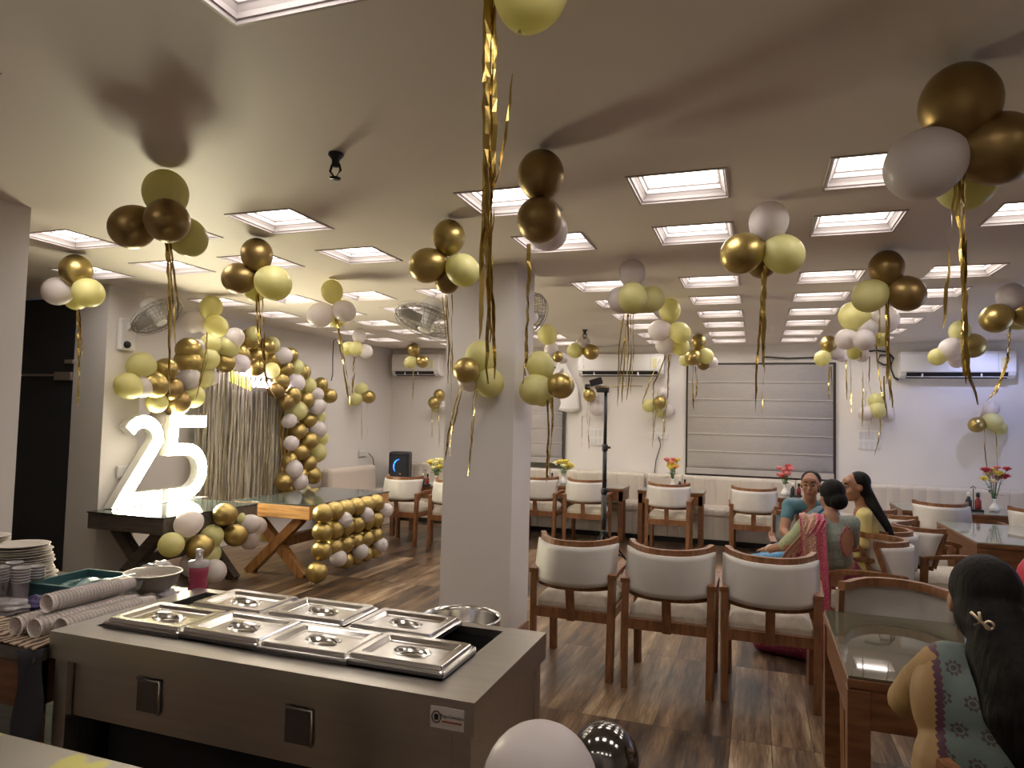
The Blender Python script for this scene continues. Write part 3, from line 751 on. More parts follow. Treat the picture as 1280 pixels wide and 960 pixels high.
digit('number_two', arc2 + [(5.15, .92), (5.105, .835)][:1] + [(5.095, .835), (5.56, .835)], 'white glowing numeral 2 standing on the dark table')
arc5 = [(5.86 + .24 * math.cos(math.radians(a)), 1.07 + .235 * math.sin(math.radians(a))) for a in range(96, -91, -18)]
digit('number_five', [(6.12, 1.60), (5.68, 1.60), (5.665, 1.305)] + arc5[0:] + [(5.64, .835)], 'white glowing numeral 5 next to the numeral 2')
b = MB(); b.box(-5.84, -5.70, 5.02, 6.18, .7655, .7735, .002); tag(b.build('sign_base_strip', m_white), 'white base strip under the lit numerals', 'base strip')

# foil curtain on the left wall
m_curt = mat('curtain_foil', (.50, .44, .30), .4, .35); add_noise(m_curt, (.36, .31, .22), (.80, .74, .58), scale=(1, 30, 1.2), nscale=5)
m_curt2 = mat('curtain_foil_bright', (.66, .48, .14), .22, 1.)
b = MB(); b2 = MB(); rnd = random.Random(11)
def curt_x(y): return -6.56 + (y - 5.34) * .0766 + .16
y = 6.60
i = 0
while y < 8.22:
    x = curt_x(y) + rnd.uniform(-.03, .03); w = rnd.uniform(.007, .013); z1 = 2.3; z0 = rnd.uniform(.35, .5)
    tgt = b2 if (y > 8.0 or rnd.random() < .07) else b
    prev = None; yy = y; a = rnd.uniform(-.3, .3)
    for kz in range(9):
        z = z1 + (z0 - z1) * kz / 8
        yy = y + .012 * math.sin(kz * 1.3 + i); a += rnd.uniform(-.5, .5)
        cur = (tgt.bm.verts.new((x - math.sin(a) * w, yy - math.cos(a) * w, z)), tgt.bm.verts.new((x + math.sin(a) * w, yy + math.cos(a) * w, z)))
        if prev: tgt.bm.faces.new((prev[0], prev[1], cur[1], cur[0]))
        prev = cur
    y += .0105; i += 1
fc = b.build('foil_curtain', m_curt, fix=False); tag(fc, 'shimmering foil fringe curtain hung under the balloon arch', 'curtain', kind='stuff')
b2.build('bright_fringe', m_curt2, fc, fix=False)

# neon script sign
def text_mesh(name, body, size, m_, parent, M, bevel=.0, ext=.002, shear=0.):
    cu = bpy.data.curves.new(name, 'FONT'); cu.body = body; cu.size = size; cu.extrude = ext; cu.bevel_depth = bevel; cu.shear = shear; cu.align_x = 'CENTER'; cu.resolution_u = 3
    o = bpy.data.objects.new(name, cu); COL.objects.link(o)
    dg = bpy.context.evaluated_depsgraph_get()
    me = bpy.data.meshes.new_from_object(o.evaluated_get(dg)); bpy.data.objects.remove(o)
    me.transform(M); r = bpy.data.objects.new(name, me); COL.objects.link(r); me.materials.clear(); me.materials.append(m_)
    if parent is not None: r.parent = parent
    return r
ns = empty('neon_sign', (-6.0, 7.4, 2.14), 0, 'pink white neon script sign over the foil curtain', 'neon sign')
RX = Matrix(((0, 0, 1), (1, 0, 0), (0, 1, 0))).to_4x4()     # text facing +X, reading along +Y
text_mesh('lettering', 'Happy', .20, m_neon, ns, T(0, -.20, .03) @ RX, .006, .004, .3)
text_mesh('lettering', 'Anniversary', .15, m_neon, ns, T(0, .16, -.10) @ RX, .005, .004, .3)
b = MB(); b.box(-.04, -.03, -.55, .60, -.16, .22, .003); b.build('backing_panel', mat('clear_sheet', (.9, .9, .9), .05, trans=1., alpha=.25), ns)
b = MB()
for i in range(9): b.tube([(-.02, -.62 + i * .045, .08 - .01 * i), (-.02, -.60 + i * .045, -.06 - .012 * i)], .006, 6)
b.build('yellow_glow_tube', m_neony, ns)

# ------------------------------------------------------------------ air conditioners
def air_con(x0, x1, z0, z1, label, vents=True):
    t = empty('air_conditioner', ((x0 + x1) / 2, YB, z0), 0, label, 'air conditioner', 'wall air conditioners')
    w = (x1 - x0) / 2; h = z1 - z0
    b = MB()
    prof = [(0, 0), (-.14, 0), (-.19, .035), (-.215, .09), (-.215, h - .04), (-.19, h), (0, h)]
    b.poly([(-w, y, z) for y, z in prof], (2 * w, 0, 0))
    b.build('casing', m_ac, t)
    b = MB(); b.poly([(-w + .07, y, z) for y, z in [(-.150, .0), (-.1955, .030), (-.217, .075), (-.222, .075), (-.20, .025), (-.152, -.006)]], (2 * w - .16, 0, 0)); b.build('air_outlet', m_black, t)
    b = MB(); b.box(-w + .07, w - .09, -.20, -.188, .012, .02); b.box(-w + .25, -w + .27, -.215, -.19, .01, .07); b.box(w - .4, w - .38, -.215, -.19, .01, .07); b.build('louvre', m_white, t)
    b = MB(); b.box(w - .17, w - .11, -.2175, -.214, .12, .27, .002); b.build('energy_sticker', mat('sticker', (.75, .68, .35), .5), t)
    b = MB(); b.box(w - .20, w - .195, -.217, -.214, .1, h - .03); b.build('panel_seam', mat('seam_grey', (.4, .4, .4), .5), t)
    return t
air_con(-6.02, -5.12, 2.42, 2.79, 'white wall air conditioner left of pillar behind a small gold cluster')
air_con(-2.68, -1.34, 2.42, 2.76, 'white wall air conditioner right of pillar above the tripod')
ac = air_con(1.86, 3.20, 2.40, 2.76, 'white wall air conditioner at the right behind gold tassels')

# cables on back wall
b = MB(); b.tube([atY(955, 446, YB - .05), atY(985, 448, YB - .03), atY(1015, 447, YB - .03), atY(1035, 444, YB - .05)], .011, 6); tag(b.build('black_cable', m_blk), 'black cable sagging along wall above the wide blind', 'cable')
lp = [atY(x, y, YB - .04) for x, y in [(1080, 440), (1095, 438), (1110, 440), (1117, 448), (1114, 455), (1105, 456), (1097, 452), (1100, 444)]] + [atY(x, y, YB - .03) for x, y in [(1112, 444), (1114, 462), (1118, 472), (1123, 475)]]
b = MB(); b.tube(lp, .013, 6); tag(b.build('black_cable', m_blk), 'looped black cable beside left end of right air conditioner', 'cable')
b = MB(); b.tube([atX(x, y, -6.13 if x > 400 else -6.3) for x, y in [(420, 424), (417, 426), (416, 445), (416, 468), (414, 476)]], .007, 6); tag(b.build('black_cable', m_blk), 'thin cable down left wall beside the arch top', 'cable')
b = MB(); b.tube([atY(x, y, YB - .02) for x, y in [(823, 546), (826, 556), (820, 575), (817, 600), (816, 615)]], .007, 6); tag(b.build('black_cable', m_blk), 'thin cable hanging down wall left of the blind', 'cable')
b = MB(); b.tube([atX(x, y, -6.12) for x, y in [(461, 567), (466, 572), (468, 585)]], .007, 6); tag(b.build('black_cable', m_blk), 'short plugged cable at socket left of the speaker', 'cable')

# switch plates
def plate(P, w, h, label, ax='Y', nx=4, nz=2):
    o = empty('switch_plate', P, 0 if ax == 'Y' else PI / 2, label, 'switch plate', 'wall switch plates')
    b = MB(); b.box(-w / 2, w / 2, -.014, .0, -h / 2, h / 2, .004); b.build('plate', m_white, o)
    b = MB()
    for i in range(nx):
        for j in range(nz):
            cx = -w / 2 + (i + .5) * w / nx; cz = -h / 2 + (j + .5) * h / nz
            b.box(cx - w / nx * .38, cx + w / nx * .38, -.02, -.013, cz - h / nz * .38, cz + h / nz * .38, .002)
    b.build('switch', mat('switch_white', (.68, .66, .66), .3), o)
plate((-2.38, YB, 1.45), .27, .27, 'white double switch plate behind the tripod stand')
plate((1.50, YB, 1.53), .28, .27, 'white double switch plate right of the wide blind')
plate((-1.42, YB, 1.50), .26, .10, 'white socket plate left of the wide blind', nz=1)
pl = plate(tuple(atX(453, 567, -6.165)), .20, .10, 'white socket plate on left wall by the sofa corner', 'X', nz=1)
plate((-5.85, 5.18, 1.1), .12, .12, 'small white socket plate on the pier behind numeral 2', 'X', 2, 1)

# ------------------------------------------------------------------ wall fans
def make_fan(loc, nrm, R, mount, label):
    loc = tuple(loc)
    """guard disc centred on loc facing nrm; mount = wall point"""
    t = empty('wall_fan', loc, 0, label, 'wall fan', 'oscillating wall fans')
    q = Vector(nrm).normalized().to_track_quat('Z', 'Y').to_matrix().to_4x4()
    m_g = mat('fan_guard_wire', (.36, .34, .31), .5, .2)
    b = MB()
    for zz, rr in ((.0, 1.0), (.035, .97), (-.035, .97)):
        b.tube([(R * rr * math.cos(a), R * rr * math.sin(a), zz) for a in [2 * PI * k / 40 for k in range(40)]], .007 if zz == 0 else .003, 5, q, closed=True)
    for sgn in (1, -1):
        for fr in (.35, .55, .75):
            zz = sgn * (.075 - .04 * fr ** 2); b.tube([(R * fr * math.cos(a), R * fr * math.sin(a), zz) for a in [2 * PI * k / 28 for k in range(28)]], .002, 4, q, closed=True)
    for k in range(30):
        a = 2 * PI * k / 30
        for sgn in (1, -1):
            b.tube([(R * f * math.cos(a), R * f * math.sin(a), sgn * (.078 - .043 * f * f - (.035 if f > .98 else 0))) for f in (.16, .5, .8, 1.0)], .0030, 4, q)
    b.build('guard', m_g, t)
    b = MB()
    for k in range(3):
        a0 = 2 * PI * k / 3
        def fn(u, v):
            r = R * (.12 + .76 * u); wdt = R * (.16 + .26 * u) * (v - .5); aa = a0 + wdt / r
            return q @ Vector((r * math.cos(aa), r * math.sin(aa), .045 * (v - .5) * 1.2))
        b.grid(fn, 6, 5, .003)
    b.build('blade', mat('fan_blade', (.34, .32, .30), .4), t)
    b = MB(); b.lathe([(.02, .085), (.055, .08), (.06, .06), (.05, -.0), (.085, -.08), (.09, -.16), (.07, -.20), (.02, -.21)], 20, q); b.build('motor_housing', m_white, t)
    mv = Vector(mount) - Vector(loc); back = q @ Vector((0, 0, -.15))
    b = MB(); b.beam(back, mv, .05, .05); b.build('arm', m_white, t)
    return t, mv
f1, mv = make_fan(at(197, 396, 6.75), CR * .60 - CU * .80 - CF * .12, .25, (-5.83, 5.14, 2.48), 'wall fan on the pier above the large 2')
b = MB(); b.box(mv.x - .03, mv.x + .03, mv.y - .09, mv.y + .09, mv.z - .20, mv.z + .12, .02); b.build('bracket', m_white, f1)
b = MB(); b.sphere((mv.x + .04, mv.y - .02, mv.z - .14), .035); b.build('knob', m_black, f1)
f2, mv = make_fan(at(534, 402, 5.75), -CU * .90 - CR * .28 - CF * .34, .275, (-2.34, 5.24, 2.66), 'wall fan on left side of the pillar')
b = MB(); b.box(mv.x - .03, mv.x + .03, mv.y - .08, mv.y + .08, mv.z - .12, mv.z + .12, .02); b.build('bracket', m_white, f2)
f3, mv = make_fan(at(660, 394, 6.15), CR * .62 - CU * .5 - CF * .6, .21, (-1.80, 5.45, 2.74), 'wall fan peeping past right side of the pillar')
b = MB(); b.box(mv.x - .03, mv.x + .03, mv.y - .08, mv.y + .08, mv.z - .12, mv.z + .12, .02); b.build('bracket', m_white, f3)

# sprinkler heads
def sprinkler(P, label):
    o = empty('sprinkler_head', P, 0, label, 'sprinkler', 'ceiling sprinkler heads')
    b = MB(); b.lathe([(.035, 0), (.035, -.01), (.018, -.03), (.018, -.06), (.005, -.065)], 12, cap=True); b.build('body', m_black, o)
    b = MB(); b.tube([(.018, 0, -.05), (.028, 0, -.08), (.0, 0, -.115), (-.028, 0, -.08), (-.018, 0, -.05)], .006, 6); b.build('frame', m_black, o)
    b = MB(); b.lathe([(.001, -.12), (.026, -.118), (.026, -.113), (.001, -.112)], 12, cap=False); b.build('deflector', m_black, o)
sprinkler(tuple(atZ(420, 192, CZ)), 'black sprinkler head on bare ceiling left of the gold bundle')
sprinkler(tuple(atZ(731, 412, CZ)), 'black sprinkler head far off right of the pillar')

# ------------------------------------------------------------------ chairs
def arcpts(hw, yend, sag, z, n=12, ext=None):
    """curved in plan: ends at (+-hw, yend), middle at yend - sag"""
    P = []
    for i in range(n + 1):
        a = -1 + 2 * i / n
        P.append(Vector((hw * a, yend - sag * (1 - abs(a) ** 2.6), z)))
    return P
def make_chair():
    t = empty('dining_chair')
    lean = lambda z: -.06 * max(0, (z - .55)) / .3
    for s in (-1, 1):
        b = MB(); b.beam((s * .265, .0, 0), (s * .27, .03, .69), .042, .05); b.build('leg', m_chair, t)
        b = MB(); b.beam((s * .262, .52, 0), (s * .268, .50, .665), .040, .045); b.build('leg', m_chair, t)
        b = MB(); b.sweep([(s * .272, .0, .675), (s * .275, .12, .69), (s * .285, .3, .70), (s * .285, .44, .695), (s * .27, .54, .665)], .055, .030); b.build('armrest', m_chair, t)
    b = MB(); b.box(-.25, .25, .005, .045, .37, .44, .003); b.box(-.25, .25, .47, .51, .37, .44, .003)
    for s in (-1, 1): b.box(s * .25 - .018, s * .25 + .018, .04, .48, .37, .43)
    b.build('seat_frame', m_chair, t)
    b = MB()
    def top(u, v):
        x = -.245 + .49 * u; y_ = .035 + .47 * v; e_ = min(u, 1 - u, v, 1 - v)
        return Vector((x, y_, .475 + .07 * min(1, e_ / .12) ** .5 + .006 * math.cos(u * PI * 8)))
    b.grid(top, 20, 16)
    b.box(-.245, .245, .035, .505, .43, .478, .012)
    b.build('seat_cushion', m_fabric, t)
    # back: wooden top rail, padded panel, lower rail, middle strut
    b = MB(); P = arcpts(.262, .20, .265, .885, 16); P[0].z += .012; P[-1].z += .012; b.sweep(P, .034, .042)
    b.build('top_rail', m_chair, t)
    b = MB(); b.sweep(arcpts(.262, .10, .155, .60), .028, .038); b.build('lower_rail', m_chair, t)
    for s in (-1, 1):
        b = MB(); b.beam((s * .262, .10, .60), (s * .26, .195, .88), .026, .03); b.build('back_post', m_chair, t)
    b = MB(); b.beam((0, .0, .37), (0, -.054, .615), .055, .022); b.build('back_strut', m_chair, t)
    b = MB()
    def pan(u, v):
        a = -1 + 2 * u; hw = .256 + .0 * v; ye = .10 + .095 * v; sag = .155 + .105 * v
        return Vector((hw * a, ye - sag * (1 - abs(a) ** 2.6) - .014 - .006 * math.sin(PI * v), .612 + .258 * v))
    b.grid(pan, 16, 8, -.034)
    b.build('backrest', m_back, t)
    b = MB(); b.tube([p + Vector((0, -.016, -.026)) for p in arcpts(.26, .195, .26, .885)], .004, 5); b.build('piping', mat('piping_white', (.75, .72, .68), .5), t)
    b = MB()
    for i in range(11):
        p = arcpts(.256, .10, .155, .612, 10)[i]; b.sphere((p.x, p.y - .018, p.z), .006, u=6, v=4)
    b.build('upholstery_stud', m_twood, t)
    return t
ch0 = make_chair()
CHAIRS = [
 (-1.165, 4.60, 0, 'dining chair seen from behind, nearest the pillar in front row'),
 (-.53, 4.565, 0, 'dining chair seen from behind, middle of the front row of three'),
 (.085, 4.59, 0, 'dining chair seen from behind, just left of the seated women'),
 (-1.10, 9.33, 0, 'cream backed chair at back table right of the tripod'),
 (-2.22, 9.34, 0, 'cream backed chair right behind the tripod pole'),
 (-2.90, 9.34, 0, 'cream backed chair half hidden by right edge of pillar'),
 (-.03, 9.36, 0, 'cream backed chair left of the woman in blue'),
 (-4.50, 8.30, 0, 'cream backed chair before the black speaker'),
 (-3.74, 8.25, 0, 'cream backed chair half hidden by left edge of pillar'),
 (.95, 5.72, PI / 2 + .10, 'chair under the woman in the pink pallu, back turned to the right'),
 (1.08, 6.27, PI / 2 + .06, 'chair under the woman in yellow'),
 (.42, 7.18, PI, 'chair under the woman in blue'),
 (1.17, 6.62, -PI / 2 + .25, 'nearer of two chairs at left side of big right table'),
 (1.14, 7.42, -PI / 2 + .18, 'farther of two chairs at left side of big right table'),
 (1.93, 8.72, 0.03, 'bluish lit wide chair between the two right tables'),
 (2.78, 8.55, -.05, 'chair near right edge beside the flower vases'),
 (.68, 4.14, PI - .03, 'empty chair facing the camera beyond the near glass topped table'),
 (.70, 1.78, .08, 'chair under the woman with long hair'),
]
for i, (x, y, a, lab) in enumerate(CHAIRS):
    o = ch0 if i == 0 else copy_tree(ch0)
    o.location = (x, y, 0); o.rotation_euler.z = a
    tag(o, lab, 'chair', 'cream dining chairs')

# ------------------------------------------------------------------ dining tables
def din_table(x0, x1, y0, y1, z, label, glass, apron=.12, leg=.06, back=.0):
    t = empty('dining_table', ((x0 + x1) / 2, (y0 + y1) / 2, 0), 0, label, 'table', 'wooden dining tables')
    w = (x1 - x0) / 2; l = (y1 - y0) / 2
    b = MB(); b.box(-w, w, -l, l, z - .045, z - .01, .004); b.build('tabletop', m_twood, t)
    b = MB(); b.box(-w + .004, w - .004, -l + .004, l - .004, z - .0095, z, .002); b.build('glass_sheet', glass, t)
    b = MB()
    b.box(-w + .01, w - .01, -l + .01, -l + .03, z - .045 - apron, z - .045); b.box(-w + .01, w - .01, l - .03, l - .01, z - .045 - apron, z - .045)
    b.box(-w + .01, -w + .03, -l + .03, l - .03, z - .045 - apron, z - .045); b.box(w - .03, w - .01, -l + .03, l - .03, z - .045 - apron, z - .045)
    b.build('apron', m_twood, t)
    for sx in (-1, 1):
        for sy in (-1, 1):
            b = MB(); b.box(sx * (w - .04) - leg / 2, sx * (w - .04) + leg / 2, sy * (l - .04) - leg / 2 - (back if sy > 0 else 0), sy * (l - .04) + leg / 2 - (back if sy > 0 else 0), 0, z - .05, .004); b.build('leg', m_twood, t)
    return t
m_glassy = mat('mirror_glass_top', (.13, .115, .08), .03, .35)
din_table(.33, 1.25, 2.97, 3.98, .76, 'near table with reflecting glass top beside the long-haired woman', m_glassy, .15, .08)
din_table(1.78, 3.5, 6.98, 8.40, .75, 'big wooden table with pale reflecting top at the right', m_glassg, .16, .08)
din_table(1.63, 3.4, 9.36, 10.20, .75, 'long table by the right bench under the right air conditioner', m_glassg, .1)
din_table(-3.35, -1.78, 9.90, 10.45, .76, 'back table between pillar and tripod carrying yellow flowers', m_glassg, .14, back=.26)
din_table(-1.58, -.68, 9.90, 10.45, .76, 'small back table with the pink and yellow flowers', m_glassg, .14, back=.26)
din_table(-.33, .56, 9.92, 10.45, .76, 'small back table behind the woman in blue', m_glassg, .14, back=.26)
din_table(-4.95, -3.35, 8.88, 9.55, .75, 'table with white vase left of the pillar before the speaker', m_glassg, .14)

# ------------------------------------------------------------------ benches
nt, N, L, B = nodes(m_sofa)
tc = N.new('ShaderNodeTexCoord'); sp = N.new('ShaderNodeSeparateXYZ'); L.new(tc.outputs['Object'], sp.inputs[0])
ml = N.new('ShaderNodeMath'); ml.operation = 'MULTIPLY'; ml.inputs[1].default_value = 1 / .16; L.new(sp.outputs[0], ml.inputs[0])
fr = N.new('ShaderNodeMath'); fr.operation = 'PINGPONG'; fr.inputs[1].default_value = .5; L.new(ml.outputs[0], fr.inputs[0])
pw = N.new('ShaderNodeMath'); pw.operation = 'POWER'; pw.inputs[1].default_value = .35; L.new(fr.outputs[0], pw.inputs[0])
bp = N.new('ShaderNodeBump'); bp.inputs['Strength'].default_value = .6; bp.inputs['Distance'].default_value = .03; L.new(pw.outputs[0], bp.inputs['Height']); L.new(bp.outputs[0], B.inputs['Normal'])
def bench(x0, x1, label, zt=.93):
    t = empty('banquette_bench', ((x0 + x1) / 2, YB - .3, 0), 0, label, 'bench', 'upholstered wall benches')
    w = (x1 - x0) / 2
    b = MB(); b.box(-w, w, .10, .27, .12, zt, .045, seg=3); b.build('backrest', m_sofa, t)
    b = MB(); b.box(-w, w, -.42, .12, .40, .52, .04, seg=3); b.build('seat_cushion', m_sofa, t)
    b = MB(); b.box(-w, w, -.40, .2, .08, .41, .01); b.build('seat_base', m_sofa, t)
    b = MB(); b.box(-w + .02, w - .02, -.34, .2, 0, .08); b.build('plinth', m_black, t)
bench(-5.95, -1.62, 'long tufted beige bench along back wall left half')
bench(-1.58, 4.3, 'long tufted beige bench along back wall right half')
t = empty('corner_bench', (-5.9, 9.7, 0), 0, 'beige bench arm along left wall beside the arch foot', 'bench')
m_sofap = mat('bench_leatherette_plain', (.58, .50, .43), .42)
b = MB(); b.box(-.22, -.02, -.85, .50, .1, .90, .07, seg=4); b.build('backrest', m_sofap, t)
b = MB(); b.box(-.02, .40, -.80, .50, .41, .52, .04, seg=3); b.build('seat_cushion', m_sofap, t)
b = MB(); b.box(-.2, .38, -.80, .50, .0, .405, .01); b.build('seat_base', m_sofap, t)

# speaker on the bench seat corner
t = empty('party_speaker', (-5.62, 10.42, .522), 0.30, 'black party speaker with blue light ring on the bench corner', 'speaker')
b = MB(); b.box(-.17, .17, -.15, .15, 0, .60, .035, seg=3); b.build('cabinet', m_black, t)
b = MB(); b.box(-.15, .15, -.158, -.148, .04, .56, .02); b.build('grille', mat('speaker_mesh', (.02, .022, .03), .6), t)
m_blue = mat('blue_led', (.02, .1, .6), .4, emit=(.03, .22, 1.), estr=2.6)
b = MB(); b.tube([(.10 * math.cos(a) + .02, -.162, .36 + .12 * math.sin(a)) for a in [math.radians(95 + 14 * k) for k in range(10)]], [.003 + .009 * math.sin(PI * k / 9) for k in range(10)], 6); b.build('light_ring', m_blue, t)
b = MB(); b.tube([(.09 * math.cos(a), -.162, .11 + .05 * math.sin(a)) for a in [math.radians(30 + 14 * k) for k in range(10)]], .006, 6); b.build('light_ring', m_blue, t)
b = MB(); b.sphere((.03, -.162, .24), .012, u=8, v=6); b.build('logo_badge', mat('orange_badge', (.8, .3, .02), .4), t)
b = MB(); b.box(-.16, -.12, -.02, .02, .0, .01); b.build('foot', m_black, t)

# ------------------------------------------------------------------ tripod with camera head
Pt = Vector((-1.555, 7.5, 0))
t = empty('tripod_stand', Pt, 0, 'tall black tripod stand with action camera before back tables', 'tripod')
b = MB(); b.tube([(0, 0, .35), (0, 0, .95)], .027, 10); b.build('lower_pole', m_black, t)
b = MB(); b.tube([(0, 0, .9), (0, 0, 1.45)], .023, 10); b.build('middle_pole', m_black, t)
b = MB(); b.tube([(0, 0, 1.4), (0, 0, 2.04)], .018, 10); b.build('upper_pole', m_black, t)
for z in (.95, 1.42, .50):
    b = MB(); b.lathe([(.03, -.035), (.034, -.02), (.034, .02), (.03, .035)], 12, T(0, 0, z)); b.box(.02, .06, -.012, .012, z - .01, z + .015, .004); b.build('lock_collar', m_black, t)
for k in range(3):
    a = 2 * PI * k / 3 + .4
    b = MB(); b.beam((.02 * math.cos(a), .02 * math.sin(a), .5), (.42 * math.cos(a), .42 * math.sin(a), .01), .02, .02); b.build('leg', m_black, t)
    b = MB(); b.beam((.02 * math.cos(a), .02 * math.sin(a), .36), (.24 * math.cos(a), .24 * math.sin(a), .23), .012, .012); b.build('brace', m_black, t)
b = MB(); b.sphere((0, 0, 2.06), .035); b.box(-.10, .03, -.04, .04, 2.02, 2.09, .01); b.build('ball_head', m_black, t)
c = empty('camera_device', Pt + Vector((-.10, 0, 2.10)), .2, 'small black camera clamped on the tall tripod', 'camera')
b = MB(); b.box(-.07, .07, -.03, .03, 0.0, .075, .008, M=Matrix.Rotation(-.3, 4, 'Y')); b.build('camera_body', m_black, c)
b = MB(); b.lathe([(.03, 0), (.03, .05), (.022, .06)], 14, T(-.075, 0, -.02) @ Matrix.Rotation(-PI / 2, 4, 'Y')); b.build('lens', m_black, c)
b = MB(); b.box(-.02, .05, -.045, .0, -.05, .0, .008); b.build('clamp', m_steeld, c)
b = MB(); b.tube([at(735, 484, 7.3), at(760, 484, 7.3), at(783, 482, 7.3), at(803, 483, 7.3)], .004, 5); tag(b.build('thin_cord', m_golddk), 'thin cord strung sideways behind the tripod head', 'cord')

# white plastic sheet/banner by the wall left of the tripod (crumpled bag)
b = MB(); rnd = random.Random(5)
def bag(u, v):
    z = 2.66 - .80 * v; x = -3.00 + (u - .5) * (.10 + .42 * min(1, v * 1.8)) + .06 * v
    return Vector((x, YB - .06 - .012 * math.sin(u * 7 + v * 4), z + .02 * math.sin(u * 7)))
b.grid(bag, 14, 12, .003)
tag(b.build('white_drape', mat('thin_white_cloth', (.78, .75, .74), .6)), 'crumpled white sheet pinned on wall left of the tripod', 'cloth')

# ------------------------------------------------------------------ flower vases and condiments
def flowers(P, cols, label, h=.20, hr=.13, vase_h=.15, seed=1, lean=0.):
    rnd = random.Random(seed)
    t = empty('flower_vase', P, 0, label, 'flower vase', 'table flower vases')
    b = MB(); b.lathe([(.035, 0), (.055, .015), (.058, .04), (.035, .075), (.018, .10), (.018, .13), (.026, vase_h)], 18); b.build('vase', m_white, t)
    b = MB(); heads = []
    hr *= .72
    for i in range(13):
        a = 2 * PI * i / 13 + rnd.uniform(-.3, .3); r = hr * rnd.uniform(.25, 1.)
        hx, hy, hz = r * math.cos(a) + lean, r * math.sin(a), vase_h + h * rnd.uniform(.45, 1.1)
        heads.append((hx, hy, hz)); b.tube([(0, 0, vase_h - .08), (hx * .5, hy * .5, vase_h + (hz - vase_h) * .6), (hx, hy, hz)], .0035, 5)
    b.build('stem', m_leaf, t)
    for i in range(10):
        a = rnd.uniform(0, 2 * PI); L_ = rnd.uniform(.07, .12); base = Vector((lean * .5, 0, vase_h + h * rnd.uniform(.1, .6)))
        dr = Vector((math.cos(a), math.sin(a), rnd.uniform(-.1, .5))).normalized(); sd = dr.cross(Vector((0, 0, 1))).normalized()
        b = MB(); b.grid(lambda u, v: base + dr * L_ * (.1 + u) + sd * .05 * math.sin(PI * min(1, u * 1.02)) * (v - .5) - Vector((0, 0, .03 * u * u)), 6, 2, .0015); b.build('leaf', m_leaf, t)
    for i, hp in enumerate(heads):
        c = cols[i % len(cols)]; R = rnd.uniform(.040, .056); b = MB(); n = 6
        for ring, (tilt, sc) in enumerate(((1.15, 1.), (.7, .8), (.3, .55))):
            for k in range(n):
                a = 2 * PI * k / n + ring * .5
                d_ = Vector((math.cos(a) * math.sin(tilt), math.sin(a) * math.sin(tilt), math.cos(tilt))); s_ = Vector((-math.sin(a), math.cos(a), 0)); u_ = d_.cross(s_)
                b.grid(lambda u, v: Vector(hp) + d_ * R * sc * 1.3 * u + s_ * R * .95 * math.sin(PI * (.08 + .86 * u)) * (v - .5) - u_ * .25 * R * math.sin(PI * u), 4, 2, .0012)
        b.sphere(hp, R * .45, u=8, v=6)
        b.build('bloom', c, t)
    return t
YEL = mat('petal_yellow', (.80, .66, .10), .5); PALE = mat('petal_pale_yellow', (.80, .76, .42), .5); PINK = mat('petal_pink', (.72, .25, .25), .5); RED = mat('petal_red', (.50, .04, .06), .5); ORG = mat('petal_orange', (.85, .42, .15), .5); CRM = mat('petal_cream', (.8, .68, .5), .5)
flowers((-4.18, 8.80, .75), [PALE, PALE, YEL], 'white vase of pale yellow flowers left of the pillar', h=.22, hr=.16, seed=2)
flowers((-2.72, 10.12, .76), [YEL, PALE, YEL], 'white vase of bright yellow flowers right of the pillar', h=.17, hr=.19, seed=3)
flowers((-1.13, 10.22, .76), [YEL, PINK, ORG], 'white vase of pink and yellow flowers left of the blind', h=.26, hr=.15, seed=4)
flowers((.37, 10.22, .76), [PINK, PINK, RED], 'white vase of coral flowers behind the woman in blue', h=.22, hr=.12, seed=5)
flowers((2.66, 9.72, .75), [RED, CRM, PINK, YEL], 'vase of mixed red and cream flowers on long right table', h=.34, hr=.19, seed=6)
flowers((2.66, 8.12, .75), [ORG, CRM, YEL], 'vase of orange and cream flowers at the right edge', h=.26, hr=.17, seed=7)
def caddy(P, label, s=1.):
    t = empty('condiment_caddy', P, 0, label, 'condiment caddy', 'condiment caddies on the tables'); t.scale = (s, s, s)
    b = MB(); b.box(-.07, .07, -.045, .045, 0, .02, .004); b.tube([(0, 0, .0), (0, 0, .20)], .004, 6); b.tube([(-.02, 0, .2), (0, 0, .22), (.02, 0, .2)], .004, 6); b.build('rack', m_black, t)
    for sx, mm in ((-.035, m_black), (.035, mat('sauce_red', (.22, .02, .02), .3))):
        q = None
        b = MB(); b.lathe([(.022, .02), (.026, .03), (.026, .09), (.012, .115), (.012, .13)], 14, T(sx, 0, 0)); q = b.build('sauce_bottle', mm, t)
        b = MB(); b.lathe([(.015, .128), (.015, .155), (.008, .165)], 12, T(sx, 0, 0)); b.build('cap', m_black if sx > 0 else m_white, q)
caddy((-4.38, 8.86, .75), 'condiment caddy beside the vase left of pillar')
caddy((-2.90, 10.02, .76), 'condiment caddy beside the bright yellow flowers')
caddy((-.98, 10.08, .76), 'condiment caddy beside pink and yellow flowers')
caddy((.50, 10.10, .76), 'condiment caddy beside the coral flowers', 1.1)
caddy((2.42, 9.62, .75), 'condiment caddy beside red and cream flowers', 1.35)

